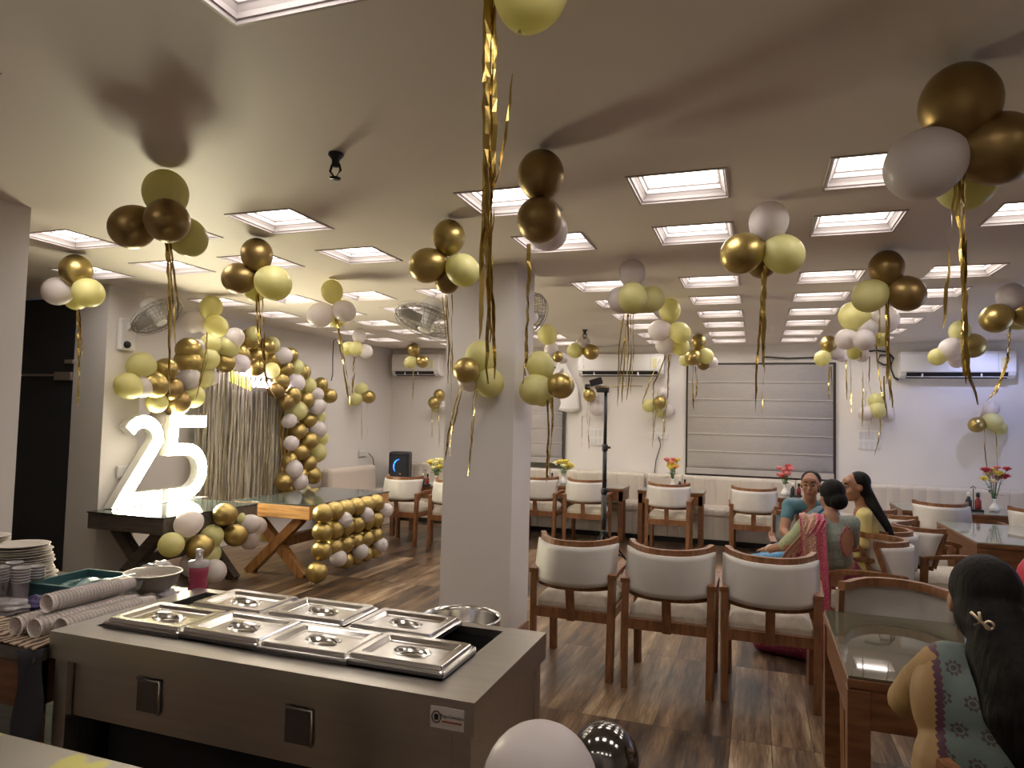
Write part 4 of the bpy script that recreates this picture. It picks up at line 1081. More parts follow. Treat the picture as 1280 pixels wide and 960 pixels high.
# ------------------------------------------------------------------ buffet counter (bain-marie)
cx0, cx1, cy0, cy1, cz = -2.40, -.745, 1.86, 2.57, .90
t = empty('buffet_counter', ((cx0 + cx1) / 2, (cy0 + cy1) / 2, 0), 0, 'stainless steel bain-marie buffet counter with lidded pans', 'buffet counter')
w = (cx1 - cx0) / 2; l = (cy1 - cy0) / 2
hx0, hx1, hy0, hy1 = -2.31 - (cx0 + cx1) / 2, -.90 - (cx0 + cx1) / 2, 1.97 - (cy0 + cy1) / 2, 2.52 - (cy0 + cy1) / 2
b = MB()
b.box(-w, hx0, -l, l, cz - .03, cz, .0); b.box(hx1, w, -l, l, cz - .03, cz); b.box(hx0, hx1, -l, hy0, cz - .03, cz); b.box(hx0, hx1, hy1, l, cz - .03, cz)
b.box(-w, w, -l, -l + .012, cz - .095, cz - .0301); b.box(-w, w, l - .012, l, cz - .095, cz - .0301); b.box(-w, -w + .012, -l + .012, l - .012, cz - .095, cz - .0301); b.box(w - .012, w, -l + .012, l - .012, cz - .095, cz - .0301)
b.build('worktop', m_steel, t)
b = MB(); b.box(hx0 - .003, hx1 + .003, hy0 - .003, hy1 + .003, cz - .24, cz - .22); b.box(hx0 - .01, hx0, hy0, hy1, cz - .22, cz - .031); b.box(hx1, hx1 + .01, hy0, hy1, cz - .22, cz - .031); b.box(hx0, hx1, hy0 - .01, hy0, cz - .22, cz - .031); b.box(hx0, hx1, hy1, hy1 + .01, cz - .22, cz - .031)
b.build('water_well', m_steeld, t)
b = MB(); b.box(-w + .08, w - .08, -l + .045, -l + .058, .60, cz - .096); b.box(-w + .08, w - .08, l - .035, l - .02, .10, cz - .096); b.box(w - .035, w - .02, -l + .076, l - .076, .1, cz - .096); b.box(-w + .02, -w + .035, -l + .1, l - .076, .10, cz - .096)
b.build('side_panel', m_steel, t)
for sx, sy in ((-1, -1), (1, -1), (-1, 1), (1, 1)):
    b = MB(); x_ = sx * (w - .045); y_ = sy * (l - .045); b.box(x_ - .03, x_ + .03, y_ - .03, y_ + .03, 0, cz - .096, .003); b.build('leg', m_steel, t)
b = MB(); b.box(-w + .05, w - .05, -l + .06, l - .06, .14, .17); b.build('lower_shelf', m_steeld, t)
for xx in (-.397, .217):
    b = MB(); b.box(xx - .05, xx + .05, -l + .036, -l + .046, .665, .775, .003); f_ = b.build('recessed_pull', m_steeld, t)
    b = MB(); b.tube([(xx - .05, -l + .036, .775), (xx + .05, -l + .036, .775), (xx + .05, -l + .036, .665)], .005, 6); b.build('rim', m_steel, f_)
b = MB(); b.box(w - .135, w - .03, -l - .003, -l - .0005, cz - .085, cz - .025, .001); st = b.build('maker_sticker', mat('sticker_silver', (.45, .40, .36), .5), t)
b = MB(); b.tube([(w - .115 + .014 * math.cos(2 * PI * k / 18), -l - .004, cz - .054 + .016 * math.sin(2 * PI * k / 18)) for k in range(18)], .0018, 4, closed=True); b.box(w - .121, w - .109, -l - .005, -l - .003, cz - .062, cz - .046); b.build('logo', m_black, st)
RF = Matrix(((1, 0, 0), (0, 0, -1), (0, 1, 0))).to_4x4()    # text facing -Y
text_mesh('lettering', 'Raja Concepts', .0125, m_black, st, T(w - .065, -l - .004, cz - .052) @ RF, 0, .0003)
b = MB(); b.box(w - .096, w - .036, -l - .0045, -l - .003, cz - .066, cz - .061); b.build('underline', mat('sticker_red', (.2, .05, .03), .5), st)
b = MB(); b.box(-w + .08, w - .08, -l + .20, -l + .21, .17, .60); b.build('under_shade_sheet', m_black, t)  # black sheet standing in for the shade in the open space below

def make_lid():
    t = empty('pan_lid'); W_, D_ = .178, .135
    b = MB(); n = 72
    def ring(hw, hd, rc, z, el=0.):
        L_ = []
        for k in range(n):
            a_ = 2 * PI * (k + .5) / n; c_, s_ = math.cos(a_), math.sin(a_)
            p = 2 / (2 + (30 * (1 - el) ** 2))
            x = hw * math.copysign(abs(c_) ** p, c_); y_ = hd * math.copysign(abs(s_) ** p, s_)
            L_.append(b.bm.verts.new((x, y_, z)))
        return L_
    prof = [(0, 0, .0), (0, 0, .006), (.003, 0, .009), (.003, 0, .009), (.011, 0, .009), (.011, 0, .009), (.014, 0, .019), (.014, 0, .019), (.017, 0, .021), (.040, 0, .021), (.043, 0, .020), (.055, 0, .009), (.055, 0, .009), (.060, 0, .008)]
    R_ = [ring(W_ - e_, D_ - e_, 0, z) for e_, _, z in prof]
    R_ += [ring(.090, .062, 0, .008, .6), ring(.070, .046, 0, .008, 1.), ring(.067, .043, 0, .012, 1.), ring(.062, .040, 0, .010, 1.), ring(.056, .035, 0, -.003, 1.), ring(.050, .030, 0, -.005, 1.), ring(.002, .001, 0, -.006, 1.)]
    for a_, c_ in zip(R_, R_[1:]):
        for k in range(n):
            f = b.bm.faces.new((a_[k], a_[(k + 1) % n], c_[(k + 1) % n], c_[k])); f.smooth = a_ in R_[-6:]
    b.build('cover', m_steel2, t, fix=False)
    b = MB(); b.sweep([(-.060, 0, .008), (-.048, 0, .020), (0, 0, .024), (.048, 0, .020), (.060, 0, .008)], .017, .006); b.build('handle', m_steel2, t)
    b = MB(); b.box(-W_ + .004, W_ - .004, -D_ + .004, D_ - .004, -.011, -.0065, .0); b.box(-W_ + .001, W_ - .001, -D_ + .001, -D_ + .004, -.011, .001); b.box(-W_ + .001, W_ - .001, D_ - .004, D_ - .001, -.011, .001); b.box(-W_ + .001, -W_ + .004, -D_ + .004, D_ - .004, -.011, .001); b.box(W_ - .004, W_ - .001, -D_ + .004, D_ - .004, -.011, .001); b.build('rim', m_steeld, t)
    return t
lid0 = make_lid()
cols4 = ['far left', 'second from left', 'second from right', 'far right']
k = 0
for i, (x, y, rz_) in enumerate([(-2.10, 2.105, .01), (-1.755, 2.11, -.02), (-1.415, 2.105, .015), (-1.075, 2.115, .0)]):
    o = lid0 if k == 0 else copy_tree(lid0); k += 1
    o.location = (x, y, .912 + .003 * (i % 2)); o.rotation_euler.z = rz_
    tag(o, 'steel pan lid, %s in the front row on buffet counter' % cols4[i], 'pan lid', 'steel lids on the buffet counter')
for i, (x, y, rz_) in enumerate([(-1.985, 2.395, .0), (-1.62, 2.40, .012), (-1.25, 2.395, -.01)]):
    o = copy_tree(lid0); o.location = (x, y, .912 + .003 * (i % 2)); o.rotation_euler.z = rz_
    tag(o, 'steel pan lid, %s in the back row of three' % ['left', 'middle', 'right'][i], 'pan lid', 'steel lids on the buffet counter')

# round steel drum behind the counter
t = empty('steel_drum', (-1.27, 2.98, 0), 0, 'open round steel drum behind the buffet counter by pillar', 'drum')
b = MB(); b.lathe([(.14, 0), (.175, .02), (.18, .78), (.186, .79), (.186, .80), (.176, .80), (.172, .78), (.165, .04), (.01, .03)], 40, cap=False); b.build('drum_body', m_steel2, t)

# ------------------------------------------------------------------ side table with clutter at the left
t = empty('serving_table', (-3.15, 2.28, 0), 0, 'wooden serving table at left edge loaded with tableware', 'table')
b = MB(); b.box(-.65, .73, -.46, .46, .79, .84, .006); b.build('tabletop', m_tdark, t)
b = MB(); b.box(-.62, .70, -.44, -.42, .62, .79); b.box(-.62, .70, .42, .44, .62, .79); b.box(.68, .70, -.42, .42, .62, .79); b.build('apron', m_twood, t)
for sx in (-.6, .67):
    for sy in (-.41, .41):
        b = MB(); b.box(sx - .03, sx + .03, sy - .03, sy + .03, 0, .79); b.build('leg', m_twood, t)
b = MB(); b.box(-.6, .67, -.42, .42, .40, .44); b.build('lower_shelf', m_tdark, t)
ZT = .84
m_cloth = mat('patterned_cloth', (.4, .3, .2), .8)
nt, N, L, B = nodes(m_cloth); tc = N.new('ShaderNodeTexCoord'); wv = N.new('ShaderNodeTexWave'); wv.inputs['Scale'].default_value = 9; wv.inputs['Distortion'].default_value = 9; wv.inputs['Detail'].default_value = 2
L.new(tc.outputs['Object'], wv.inputs[0]); c_ = N.new('ShaderNodeValToRGB'); c_.color_ramp.elements[0].color = (.08, .045, .03, 1); c_.color_ramp.elements[1].color = (.52, .40, .28, 1); c_.color_ramp.elements[0].position = .35; c_.color_ramp.elements[1].position = .6
L.new(wv.outputs[0], c_.inputs[0]); L.new(c_.outputs[0], B.inputs['Base Color'])
b = MB(); b.grid(lambda u, v: Vector((-3.0 + .585 * u, 1.815 + .22 * v, ZT + .006 + .008 * (1 + math.sin(u * 11 + v * 7)) * .5)), 24, 12, .004)
tag(b.build('patterned_cloth', m_cloth, fix=True), 'brown swirl patterned cloth at the front of serving table', 'cloth')

# stack of paper plates: individual plates
m_plate = mat('paper_plate', (.60, .54, .48), .5)
def plate_mesh():
    b = MB(); b.lathe([(.001, .003), (.075, .003), (.085, .008), (.125, .016), (.128, .014), (.086, .004), (.076, .0), (.001, .0)], 28, cap=False)
    me = b.mesh('dinner_plate'); me.materials.append(m_plate); return me
pm = plate_mesh(); rnd = random.Random(4)
STK = [(-3.38, 2.48, 15, 'taller back stack'), (-3.62, 2.44, 17, 'stack at left edge')]
ordn = ['bottom', 'second', 'third', 'fourth', 'fifth', 'sixth', 'seventh', 'eighth', 'ninth', 'tenth', 'eleventh', 'twelfth', 'thirteenth', 'fourteenth', 'fifteenth', 'sixteenth', 'top']
for x, y, n, nm in STK:
    for i in range(n):
        o = bpy.data.objects.new('dinner_plate', pm); COL.objects.link(o)
        o.location = (x + rnd.uniform(-.012, .012) - (.003 * i), y + rnd.uniform(-.01, .01), ZT + i * .0125)
        o.rotation_euler = (rnd.uniform(-.02, .02), rnd.uniform(-.03, .03), rnd.uniform(0, 6))
        tag(o, 'beige plate, %s, in the %s on serving table' % ('top one' if i == n - 1 else ('bottom one' if i == 0 else ordn[i] + ' from the bottom'), nm), 'plate', 'stacked beige plates')
# plastic tumblers, stacked columns
b = MB()
prof = [(.024, 0), (.034, .10), (.036, .10), (.036, .104), (.033, .104), (.022, .004), (.001, .004)]
b.lathe(prof, 18, cap=False)
gm = b.mesh('tumbler'); gm.materials.append(m_clear)
m_redt = mat('red_tumbler_plastic', (.5, .05, .04), .25, trans=.3)
b = MB(); b.lathe(prof, 18, cap=False); gr = b.mesh('red_tumbler'); gr.materials.append(m_redt)
for i, (x, y, n) in enumerate([(-3.21, 2.14, 6), (-3.12, 2.17, 6), (-3.03, 2.20, 6), (-3.30, 2.10, 6), (-3.16, 2.26, 6), (-3.06, 2.29, 5)]):
    for j in range(n):
        o = bpy.data.objects.new('tumbler', gr if (i == 3) else gm); COL.objects.link(o); o.location = (x, y, ZT + .012 * j)
        tag(o, '%s plastic tumbler, %s in the %s nested column by plates' % ('red' if i == 3 else 'clear', ordn[j] if j else 'lowest', ['third', 'fourth', 'fifth', 'second', 'rear left', 'rear right'][i]), 'tumbler', 'nested plastic tumblers')

# teal tray
m_teal = mat('teal_plastic', (.045, .12, .13), .45)
t = empty('plastic_tray', (-2.86, 2.42, ZT), .06, 'dark teal plastic crate behind the cup sleeves', 'crate')
b = MB(); X_, Y_, H_ = .20, .15, .085
b.box(-X_, X_, -Y_, Y_, .0, .006); b.box(-X_, -X_ + .006, -Y_, Y_, .006, H_); b.box(X_ - .006, X_, -Y_, Y_, .006, H_); b.box(-X_ + .006, X_ - .006, -Y_, -Y_ + .006, .006, H_); b.box(-X_ + .006, X_ - .006, Y_ - .006, Y_, .006, H_)
b.box(-X_ - .01, X_ + .01, -Y_ - .01, -Y_, H_ - .01, H_); b.box(-X_ - .01, X_ + .01, Y_, Y_ + .01, H_ - .01, H_); b.box(X_, X_ + .01, -Y_, Y_, H_ - .01, H_); b.box(-X_ - .01, -X_, -Y_, Y_, H_ - .01, H_)
b.build('tray_body', m_teal, t)
b = MB(); b.grid(lambda u, v: Vector((-.18 + .36 * u, -.14 + .28 * v, .04 + .035 * math.sin(u * 3) * math.sin(v * 3 + .3) + .006 * math.sin(u * 25 + v * 9))), 24, 16, .002); tag(b.build('plastic_liner', mat('thin_teal_film', (.07, .17, .18), .25)), 'crumpled film lining the teal crate', 'film').location = (-2.86, 2.42, ZT + .01)
# crumpled plastic bags
def crumple(name, c, r, m_, seed, label, sc=(1, 1, .6), cat='plastic bag'):
    rnd = random.Random(seed); b = MB(); ph = [rnd.uniform(0, 6) for _ in range(6)]
    b.sphere((0, 0, 0), 1, u=36, v=22)
    for v in b.bm.verts:
        p = v.co.normalized()
        k = 1 + .10 * math.sin(5 * p.x + ph[0]) + .10 * math.sin(7 * p.y + ph[1]) + .08 * math.sin(11 * p.z + ph[2]) + .05 * math.sin(17 * p.x + 13 * p.y + ph[3]) + .04 * math.sin(23 * p.z - 11 * p.x + ph[4])
        v.co = Vector((p.x * r * sc[0], p.y * r * sc[1], p.z * r * sc[2])) * k
        v.co.z = max(v.co.z, -r * sc[2] * .55)
    o = b.build(name, m_, loc=(c[0], c[1], c[2] + r * sc[2] * .55)); tag(o, label, cat); return o
m_bag = mat('thin_plastic_film', (.62, .58, .60), .2, trans=.3)
crumple('plastic_bag', (-2.75, 2.66, ZT + .02), .10, m_bag, 1, 'crumpled clear plastic bag behind the teal crate', (1.1, .8, .65))
crumple('plastic_bag', (-2.98, 2.12, ZT), .075, m_bag, 2, 'crumpled clear plastic wrap beside the tumblers', (1.2, .9, .45))
crumple('purple_packet', (-2.92, 2.20, ZT), .06, mat('violet_film', (.10, .08, .22), .35), 3, 'crumpled purple packet before the teal crate', (1.4, .7, .55), 'packet')
crumple('plastic_bag', (-2.50, 2.50, ZT), .05, m_bag, 4, 'small crumpled bag between bowl and counter', (1.1, .9, .7))
# bowl
t = empty('serving_bowl', (-2.62, 2.52, ZT), 0, 'wide beige serving bowl behind the buffet counter', 'bowl'); t.scale = (.80, .80, .92)
b = MB(); b.lathe([(.05, 0), (.052, .012), (.045, .014), (.075, .03), (.125, .075), (.150, .125), (.158, .128), (.158, .132), (.148, .132), (.118, .08), (.07, .035), (.001, .03)], 40, cap=False); b.build('bowl_body', mat('beige_glaze', (.50, .45, .37), .35), t)
b = MB(); b.grid(lambda u, v: Vector(((.001 + .125 * u) * math.cos(2 * PI * v), (.001 + .125 * u) * math.sin(2 * PI * v), .095 + .008 * math.sin(9 * u + 5 * math.sin(2 * PI * v)))), 10, 30); tag(b.build('salad', mat('salad_mix', (.45, .36, .32), .6), fix=True), 'pale shredded salad inside the beige bowl', 'food', kind='stuff').location = (-2.62, 2.52, ZT); bpy.data.objects['salad'].scale = (.80, .80, .92)
add_noise(MATS['salad_mix'], (.30, .18, .18), (.60, .54, .46), nscale=60, bump=.4)
# pink sanitizer bottle
t = empty('pink_bottle', (-2.34, 2.615, 0), 0, 'pink liquid bottle with clear cap standing behind counter', 'bottle')
t.location = (-2.47, 2.64, .84); t.scale = (1.4, 1.4, 1.4)
b = MB(); b.lathe([(.028, 0), (.031, .005), (.031, .03), (.026, .055), (.031, .08), (.031, .095), (.02, .105)], 20); b.build('bottle_body', mat('pink_liquid', (.42, .06, .11), .25), t)
b = MB(); b.lathe([(.033, .098), (.033, .115), (.012, .118), (.012, .145), (.015, .148), (.010, .155), (.001, .156)], 16, cap=False); b.build('cap', m_clear, t)
# sleeves of paper cups
m_cup = mat('printed_paper_cup', (.62, .50, .46), .5)
nt, N, L, B = nodes(m_cup); tc = N.new('ShaderNodeTexCoord'); vo = N.new('ShaderNodeTexVoronoi'); vo.inputs['Scale'].default_value = 90; L.new(tc.outputs['Object'], vo.inputs[0]); c_ = N.new('ShaderNodeValToRGB'); c_.color_ramp.elements[0].color = (.50, .28, .25, 1); c_.color_ramp.elements[1].color = (.80, .72, .68, 1); c_.color_ramp.elements[0].position = .15; c_.color_ramp.elements[1].position = .32
L.new(vo.outputs[0], c_.inputs[0]); L.new(c_.outputs[0], B.inputs['Base Color'])
m_cupin = mat('cup_inside', (.70, .66, .62), .5)
b = MB(); n_c = 1
b.lathe([(.026, .0), (.036, .075), (.038, .078), (.036, .080), (.034, .078), (.025, .003), (.001, .003)], 18, cap=False); cm = b.mesh('paper_cup'); cm.materials.append(m_cup)
SLV = [((-2.60, 1.93), (-2.50, 2.36), ZT + .038, 'left end sleeve'), ((-2.49, 1.98), (-2.40, 2.38), ZT + .038, 'middle sleeve'), ((-2.545, 2.02), (-2.44, 2.42), ZT + .104, 'top sleeve')]
SLV = [((-2.62, 1.90), (-2.62, 2.34), ZT + .040, 'left bottom sleeve'), ((-2.535, 1.91), (-2.535, 2.35), ZT + .040, 'right bottom sleeve'), ((-2.58, 2.0), (-2.57, 2.36), ZT + .108, 'upper sleeve'), ((-2.455, 1.96), (-2.45, 2.36), ZT + .040, 'counter side sleeve')]
for (a, c2, z, nm) in SLV:
    A = Vector((*a, z)); Bv = Vector((*c2, z)); dr = (Bv - A).normalized(); n = 22
    q = (-dr).to_track_quat('Z', 'Y')
    for i in range(n):
        o = bpy.data.objects.new('paper_cup', cm); COL.objects.link(o); o.rotation_mode = 'QUATERNION'; o.rotation_quaternion = q
        o.location = A + (Bv - A) * (i + 4) / (n + 3)
        tag(o, 'printed paper cup nested in the %s, %s from the open end' % (nm, NUM[i]), 'paper cup', 'sleeves of paper cups')
    b = MB(); b.tube([A - dr * .006, A + dr * .02, A.lerp(Bv, .5), Bv + dr * .01, Bv + dr * .05], [.034, .0405, .041, .0405, .012], 20)
    tag(b.build('cup_wrapper', mat('clear_wrapper', (.95, .92, .92), .08, trans=1., alpha=.28)), 'clear wrapper round the %s of paper cups' % nm, 'wrapper', 'clear cup wrappers')

# dark towel hanging between table and counter
b = MB(); b.grid(lambda u, v: Vector((-2.408 - .016 + .012 * math.sin(v * 9 + u * 4), 1.80 + .0 + .045 * u + .0, .84 - .50 * v)) + Vector((-.05 + .075 * u, 0, 0)), 10, 14, .006)
tag(b.build('dark_cloth', mat('dark_towel', (.03, .028, .035), .8)), 'dark cloth hanging at left corner of the buffet counter', 'cloth')

# low steel worktable at bottom left
t = empty('steel_worktable', (-2.3, 1.2, 0), 0, 'steel worktable edge with yellow stain at bottom left', 'worktable')
m_stain = mat('stained_steel', (.45, .42, .36), .3, .8)
nt, N, L, B = nodes(m_stain); tc = N.new('ShaderNodeTexCoord'); nz = N.new('ShaderNodeTexNoise'); nz.inputs['Scale'].default_value = 6; L.new(tc.outputs['Object'], nz.inputs[0]); c_ = N.new('ShaderNodeValToRGB'); c_.color_ramp.elements[0].color = (.40, .37, .32, 1); c_.color_ramp.elements[1].color = (.55, .52, .16, 1); c_.color_ramp.elements[0].position = .5; c_.color_ramp.elements[1].position = .58
L.new(nz.outputs[0], c_.inputs[0]); L.new(c_.outputs[0], B.inputs['Base Color'])
b = MB(); b.box(-.75, .95, .10, .28, .71, .75, .004); b.build('tabletop', m_stain, t)
b = MB(); b.box(-.72, .92, .12, .14, .64, .71); b.build('apron', m_twood, t)
for sx in (-.7, .9):
    for sy in (.13, .25):
        b = MB(); b.box(sx - .02, sx + .02, sy - .02, sy + .02, 0, .71); b.build('leg', m_steeld, t)
# dark gas cylinder like pot under the counter
b = MB(); b.lathe([(.001, 0), (.17, .0), (.18, .02), (.18, .30), (.15, .35), (.05, .37), (.05, .42), (.001, .42)], 28, cap=False); o = b.build('gas_cylinder', mat('dark_red_paint', (.03, .02, .02), .4)); tag(o, 'dark round cylinder under the buffet counter', 'cylinder'); o.location = (-1.95, 1.62, 0)
# ------------------------------------------------------------------ people
def blob(name, prims, m_, parent, voxel, smooth=4, org=(0, 0, 0), label=None):
    """one continuous surface grown from overlapping tapered limbs and ellipsoids.
    prims: ('c', [(point, radius), ...]) limb chain; ('e', centre, (rx, ry, rz), forward) ellipsoid turned to face forward"""
    org = Vector(org); VV = []; FF = []
    def add(M4, u, w):
        base = len(VV); VV.append(M4 @ Vector((0, 0, 1)))
        for i in range(1, w):
            t = PI * i / w
            for j in range(u):
                p_ = 2 * PI * j / u; VV.append(M4 @ Vector((math.sin(t) * math.cos(p_), math.sin(t) * math.sin(p_), math.cos(t))))
        VV.append(M4 @ Vector((0, 0, -1))); last = len(VV) - 1
        for j in range(u):
            k = (j + 1) % u; FF.append((base, base + 1 + j, base + 1 + k)); FF.append((last, last - u + k, last - u + j))
        for i in range(w - 2):
            for j in range(u):
                k = (j + 1) % u; r0 = base + 1 + i * u; FF.append((r0 + j, r0 + u + j, r0 + u + k, r0 + k))
    for pr in prims:
        if pr[0] == 'c':
            pts = pr[1]
            for (p, r), (q, s) in zip(pts, pts[1:]):
                p = Vector(p) - org; q = Vector(q) - org
                n = max(2, int((q - p).length / (min(r, s) * .45)))
                for i in range(n + 1):
                    k = i / n; rr_ = r + (s - r) * k; add(Matrix.Translation(p.lerp(q, k)) @ Matrix.Diagonal((rr_, rr_, rr_, 1)), 12, 8)
        else:
            c, rad = Vector(pr[1]) - org, pr[2]; fw = Vector(pr[3]) if len(pr) > 3 else Vector((0, 1, 0))
            up = Vector(pr[4]) if len(pr) > 4 else Vector((0, 0, 1))
            y_ = fw.normalized(); x_ = y_.cross(up).normalized(); z_ = x_.cross(y_)
            R = Matrix((x_, y_, z_)).transposed().to_4x4()
            add(Matrix.Translation(c) @ R @ Matrix.Diagonal((*rad, 1)), 22, 14)
    me = bpy.data.meshes.new(name); me.from_pydata(VV, [], FF); me.update()
    o = bpy.data.objects.new(name, me); COL.objects.link(o)
    r = o.modifiers.new('r', 'REMESH'); r.mode = 'VOXEL'; r.voxel_size = voxel; r.use_smooth_shade = True
    s = o.modifiers.new('s', 'SMOOTH'); s.factor = .5; s.iterations = smooth
    for f in me.polygons: f.use_smooth = True
    me.materials.append(m_)
    if parent is not None: o.parent = parent
    if label: o['label'] = label
    return o

def frame(fw, up=(0, 0, 1)):
    y_ = Vector(fw).normalized(); x_ = y_.cross(Vector(up)).normalized(); z_ = x_.cross(y_)
    return x_, y_, z_

def head_prims(H, fw, s=1.):
    x, y, z = frame(fw); H = Vector(H)
    q = lambda a, b_, c: H + (x * a + y * b_ + z * c) * s
    E_ = lambda c, r: ('e', c, tuple(k * s for k in r), y)
    return [E_(q(0, -.012, .022), (.074, .092, .088)), E_(q(0, .025, -.045), (.058, .062, .066)), E_(q(0, .052, -.092), (.026, .024, .022)),
            E_(q(-.036, .058, -.028), (.026, .022, .026)), E_(q(.036, .058, -.028), (.026, .022, .026)), E_(q(0, .062, .048), (.055, .026, .030)),
            ('c', [(q(0, .084, .018), .009 * s), (q(0, .104, -.022), .012 * s)]), E_(q(0, .100, -.026), (.017, .010, .009)),
            E_(q(0, .083, -.056), (.024, .010, .012)),
            E_(q(-.076, -.008, -.008), (.010, .020, .030)), E_(q(.076, -.008, -.008), (.010, .020, .030))]
m_eye = mat('eye_white', (.30, .25, .22), .6); m_iris = mat('eye_dark', (.02, .012, .01), .2); m_lip = mat('lip_colour', (.30, .06, .055), .45); m_bindi = mat('bindi_red', (.45, .02, .03), .5)
def face(H, fw, parent, org, s=1., bindi=True):
    x, y, z = frame(fw); H = Vector(H) - Vector(org)
    q = lambda a, b_, c: H + (x * a + y * b_ + z * c) * s
    rot = Matrix((x, y, z)).transposed().to_quaternion()
    b = MB()
    for sx in (-1, 1): b.sphere(q(sx * .031, .078, .010), 1, sc=(.0135 * s, .007 * s, .0055 * s), rot=rot, u=12, v=8)
    e = b.build('eye', m_eye, parent)
    b = MB()
    for sx in (-1, 1): b.sphere(q(sx * .031, .0835, .010), .0065 * s, u=8, v=6)
    b.build('iris', m_iris, e)
    b = MB()
    for sx in (-1, 1): b.tube([q(sx * .014, .089, .031), q(sx * .030, .087, .037), q(sx * .050, .074, .030)], [.003 * s, .004 * s, .0018 * s], 6)
    b.build('eyebrow', m_hair, parent)
    b = MB(); b.sphere(q(0, .091, -.053), 1, sc=(.022 * s, .006 * s, .0045 * s), rot=rot, u=12, v=8); b.sphere(q(0, .089, -.061), 1, sc=(.018 * s, .006 * s, .005 * s), rot=rot, u=12, v=8); b.build('lips', m_lip, parent)
    if bindi:
        b = MB(); b.sphere(q(0, .089, .040), .0055 * s, u=8, v=6); b.build('bindi', m_bindi, parent)

def hand_prims(wrist, dr, palm_n, s=1., curl=.5):
    """wrist point, pointing direction, palm normal; five separate fingers"""
    d = Vector(dr).normalized(); n = Vector(palm_n); n = (n - d * n.dot(d)).normalized(); sd = d.cross(n)
    w = Vector(wrist); P = [('e', w + d * .045 * s, (.036 * s, .05 * s, .015 * s), d, n), ('c', [(w - d * .02 * s, .024 * s), (w + d * .02 * s, .024 * s)])]
    for i, (off, ln) in enumerate(((-.028, .062), (-.010, .074), (.009, .070), (.027, .056))):
        a = w + d * .082 * s + sd * off * s; c1 = a + (d + n * curl * .35).normalized() * ln * .4 * s; c2 = c1 + (d + n * curl * 1.0).normalized() * ln * .33 * s; c3 = c2 + (d + n * curl * 1.9).normalized() * ln * .27 * s
        P.append(('c', [(a - d * .02 * s, .0095 * s), (a, .0092 * s), (c1, .0085 * s), (c2, .0078 * s), (c3, .0068 * s)]))
    a = w + d * .025 * s - sd * .03 * s; c1 = a + (d * .7 - sd * .7).normalized() * .035 * s; c2 = c1 + (d - sd * .2 + n * curl * .5).normalized() * .028 * s
    P.append(('c', [(a, .013 * s), (c1, .0105 * s), (c2, .0085 * s)]))
    return P

def cap(P, k):  # shift helper
    return P

def sheet(name, cl, wd, m_, parent, org, thick=.004, amp=.008, waves=5, nu=60, nv=14, label=None):
    """cloth strip along a centre line with side vectors; soft folds"""
    org = Vector(org); cl = [Vector(p) - org for p in cl]; wd = [Vector(p) for p in wd]; n = len(cl) - 1
    def sp(L, u):
        t = u * n; i = min(int(t), n - 1); k = t - i
        p0 = L[max(i - 1, 0)]; p1 = L[i]; p2 = L[i + 1]; p3 = L[min(i + 2, n)]
        return .5 * ((2 * p1) + (p2 - p0) * k + (2 * p0 - 5 * p1 + 4 * p2 - p3) * k * k + (3 * p1 - p0 - 3 * p2 + p3) * k ** 3)
    def fn(u, v):
        c = sp(cl, u); w = sp(wd, u); t = sp(cl, min(1, u + .02)) - sp(cl, max(0, u - .02)); nn = t.cross(w)
        nn = nn.normalized() if nn.length > 1e-6 else Vector((0, 0, 1))
        return c + w * (v - .5) + nn * amp * math.sin(v * PI * waves + u * 3)
    b = MB(); b.grid(fn, nu, nv, thick); o = b.build(name, m_, parent)
    if label: o['label'] = label
    return o

def brocade(name, c1, c2, sc, rough=.5, lo=.35, hi=.5):
    M_ = mat(name, c1, rough); nt, N, L, B = nodes(M_)
    tc = N.new('ShaderNodeTexCoord'); vo = N.new('ShaderNodeTexVoronoi'); vo.inputs['Scale'].default_value = sc; L.new(tc.outputs['Object'], vo.inputs[0])
    nz = N.new('ShaderNodeTexNoise'); nz.inputs['Scale'].default_value = sc * 1.3; L.new(tc.outputs['Object'], nz.inputs[0])
    ad = N.new('ShaderNodeMath'); ad.operation = 'MULTIPLY_ADD'; L.new(nz.outputs[0], ad.inputs[0]); ad.inputs[1].default_value = .5; L.new(vo.outputs['Distance'], ad.inputs[2])
    c_ = N.new('ShaderNodeValToRGB'); L.new(ad.outputs[0], c_.inputs[0])
    c_.color_ramp.elements[0].position = lo; c_.color_ramp.elements[0].color = (*c2, 1); c_.color_ramp.elements[1].position = hi; c_.color_ramp.elements[1].color = (*c1, 1)
    L.new(c_.outputs[0], B.inputs['Base Color']); return M_
m_peach = mat('peach_silk', (.62, .36, .27), .4)
m_mag = brocade('magenta_border', (.36, .035, .10), (.60, .38, .16), 120, lo=.45, hi=.62)
m_pall = brocade('gold_woven_pallu', (.30, .13, .12), (.58, .42, .16), 85, lo=.5, hi=.75)
m_blou = brocade('green_gold_blouse', (.28, .33, .20), (.55, .45, .20), 75, lo=.4, hi=.6)
m_blout = brocade('teal_blouse', (.19, .23, .20), (.45, .33, .22), 70, lo=.4, hi=.6)
m_mskirt = brocade('dark_magenta_skirt', (.15, .010, .045), (.30, .06, .05), 40, lo=.35, hi=.6)
m_blue = mat('blue_silk', (.02, .15, .33), .35)
add_noise(m_blue, (.015, .11, .26), (.06, .26, .46), scale=(5, 5, 1), nscale=9, detail=3)
m_bluel = brocade('silver_zari', (.25, .35, .45), (.55, .5, .45), 130)
m_olive = mat('teal_blue_blouse', (.055, .15, .20), .55)
m_yel = brocade('yellow_kurta', (.60, .50, .20), (.50, .36, .10), 60, lo=.2, hi=.35)
m_gold_j = mat('gold_jewel', (.7, .45, .12), .25, 1.)

def person_root(loc, label): return empty('person', loc, 0, label, 'person')

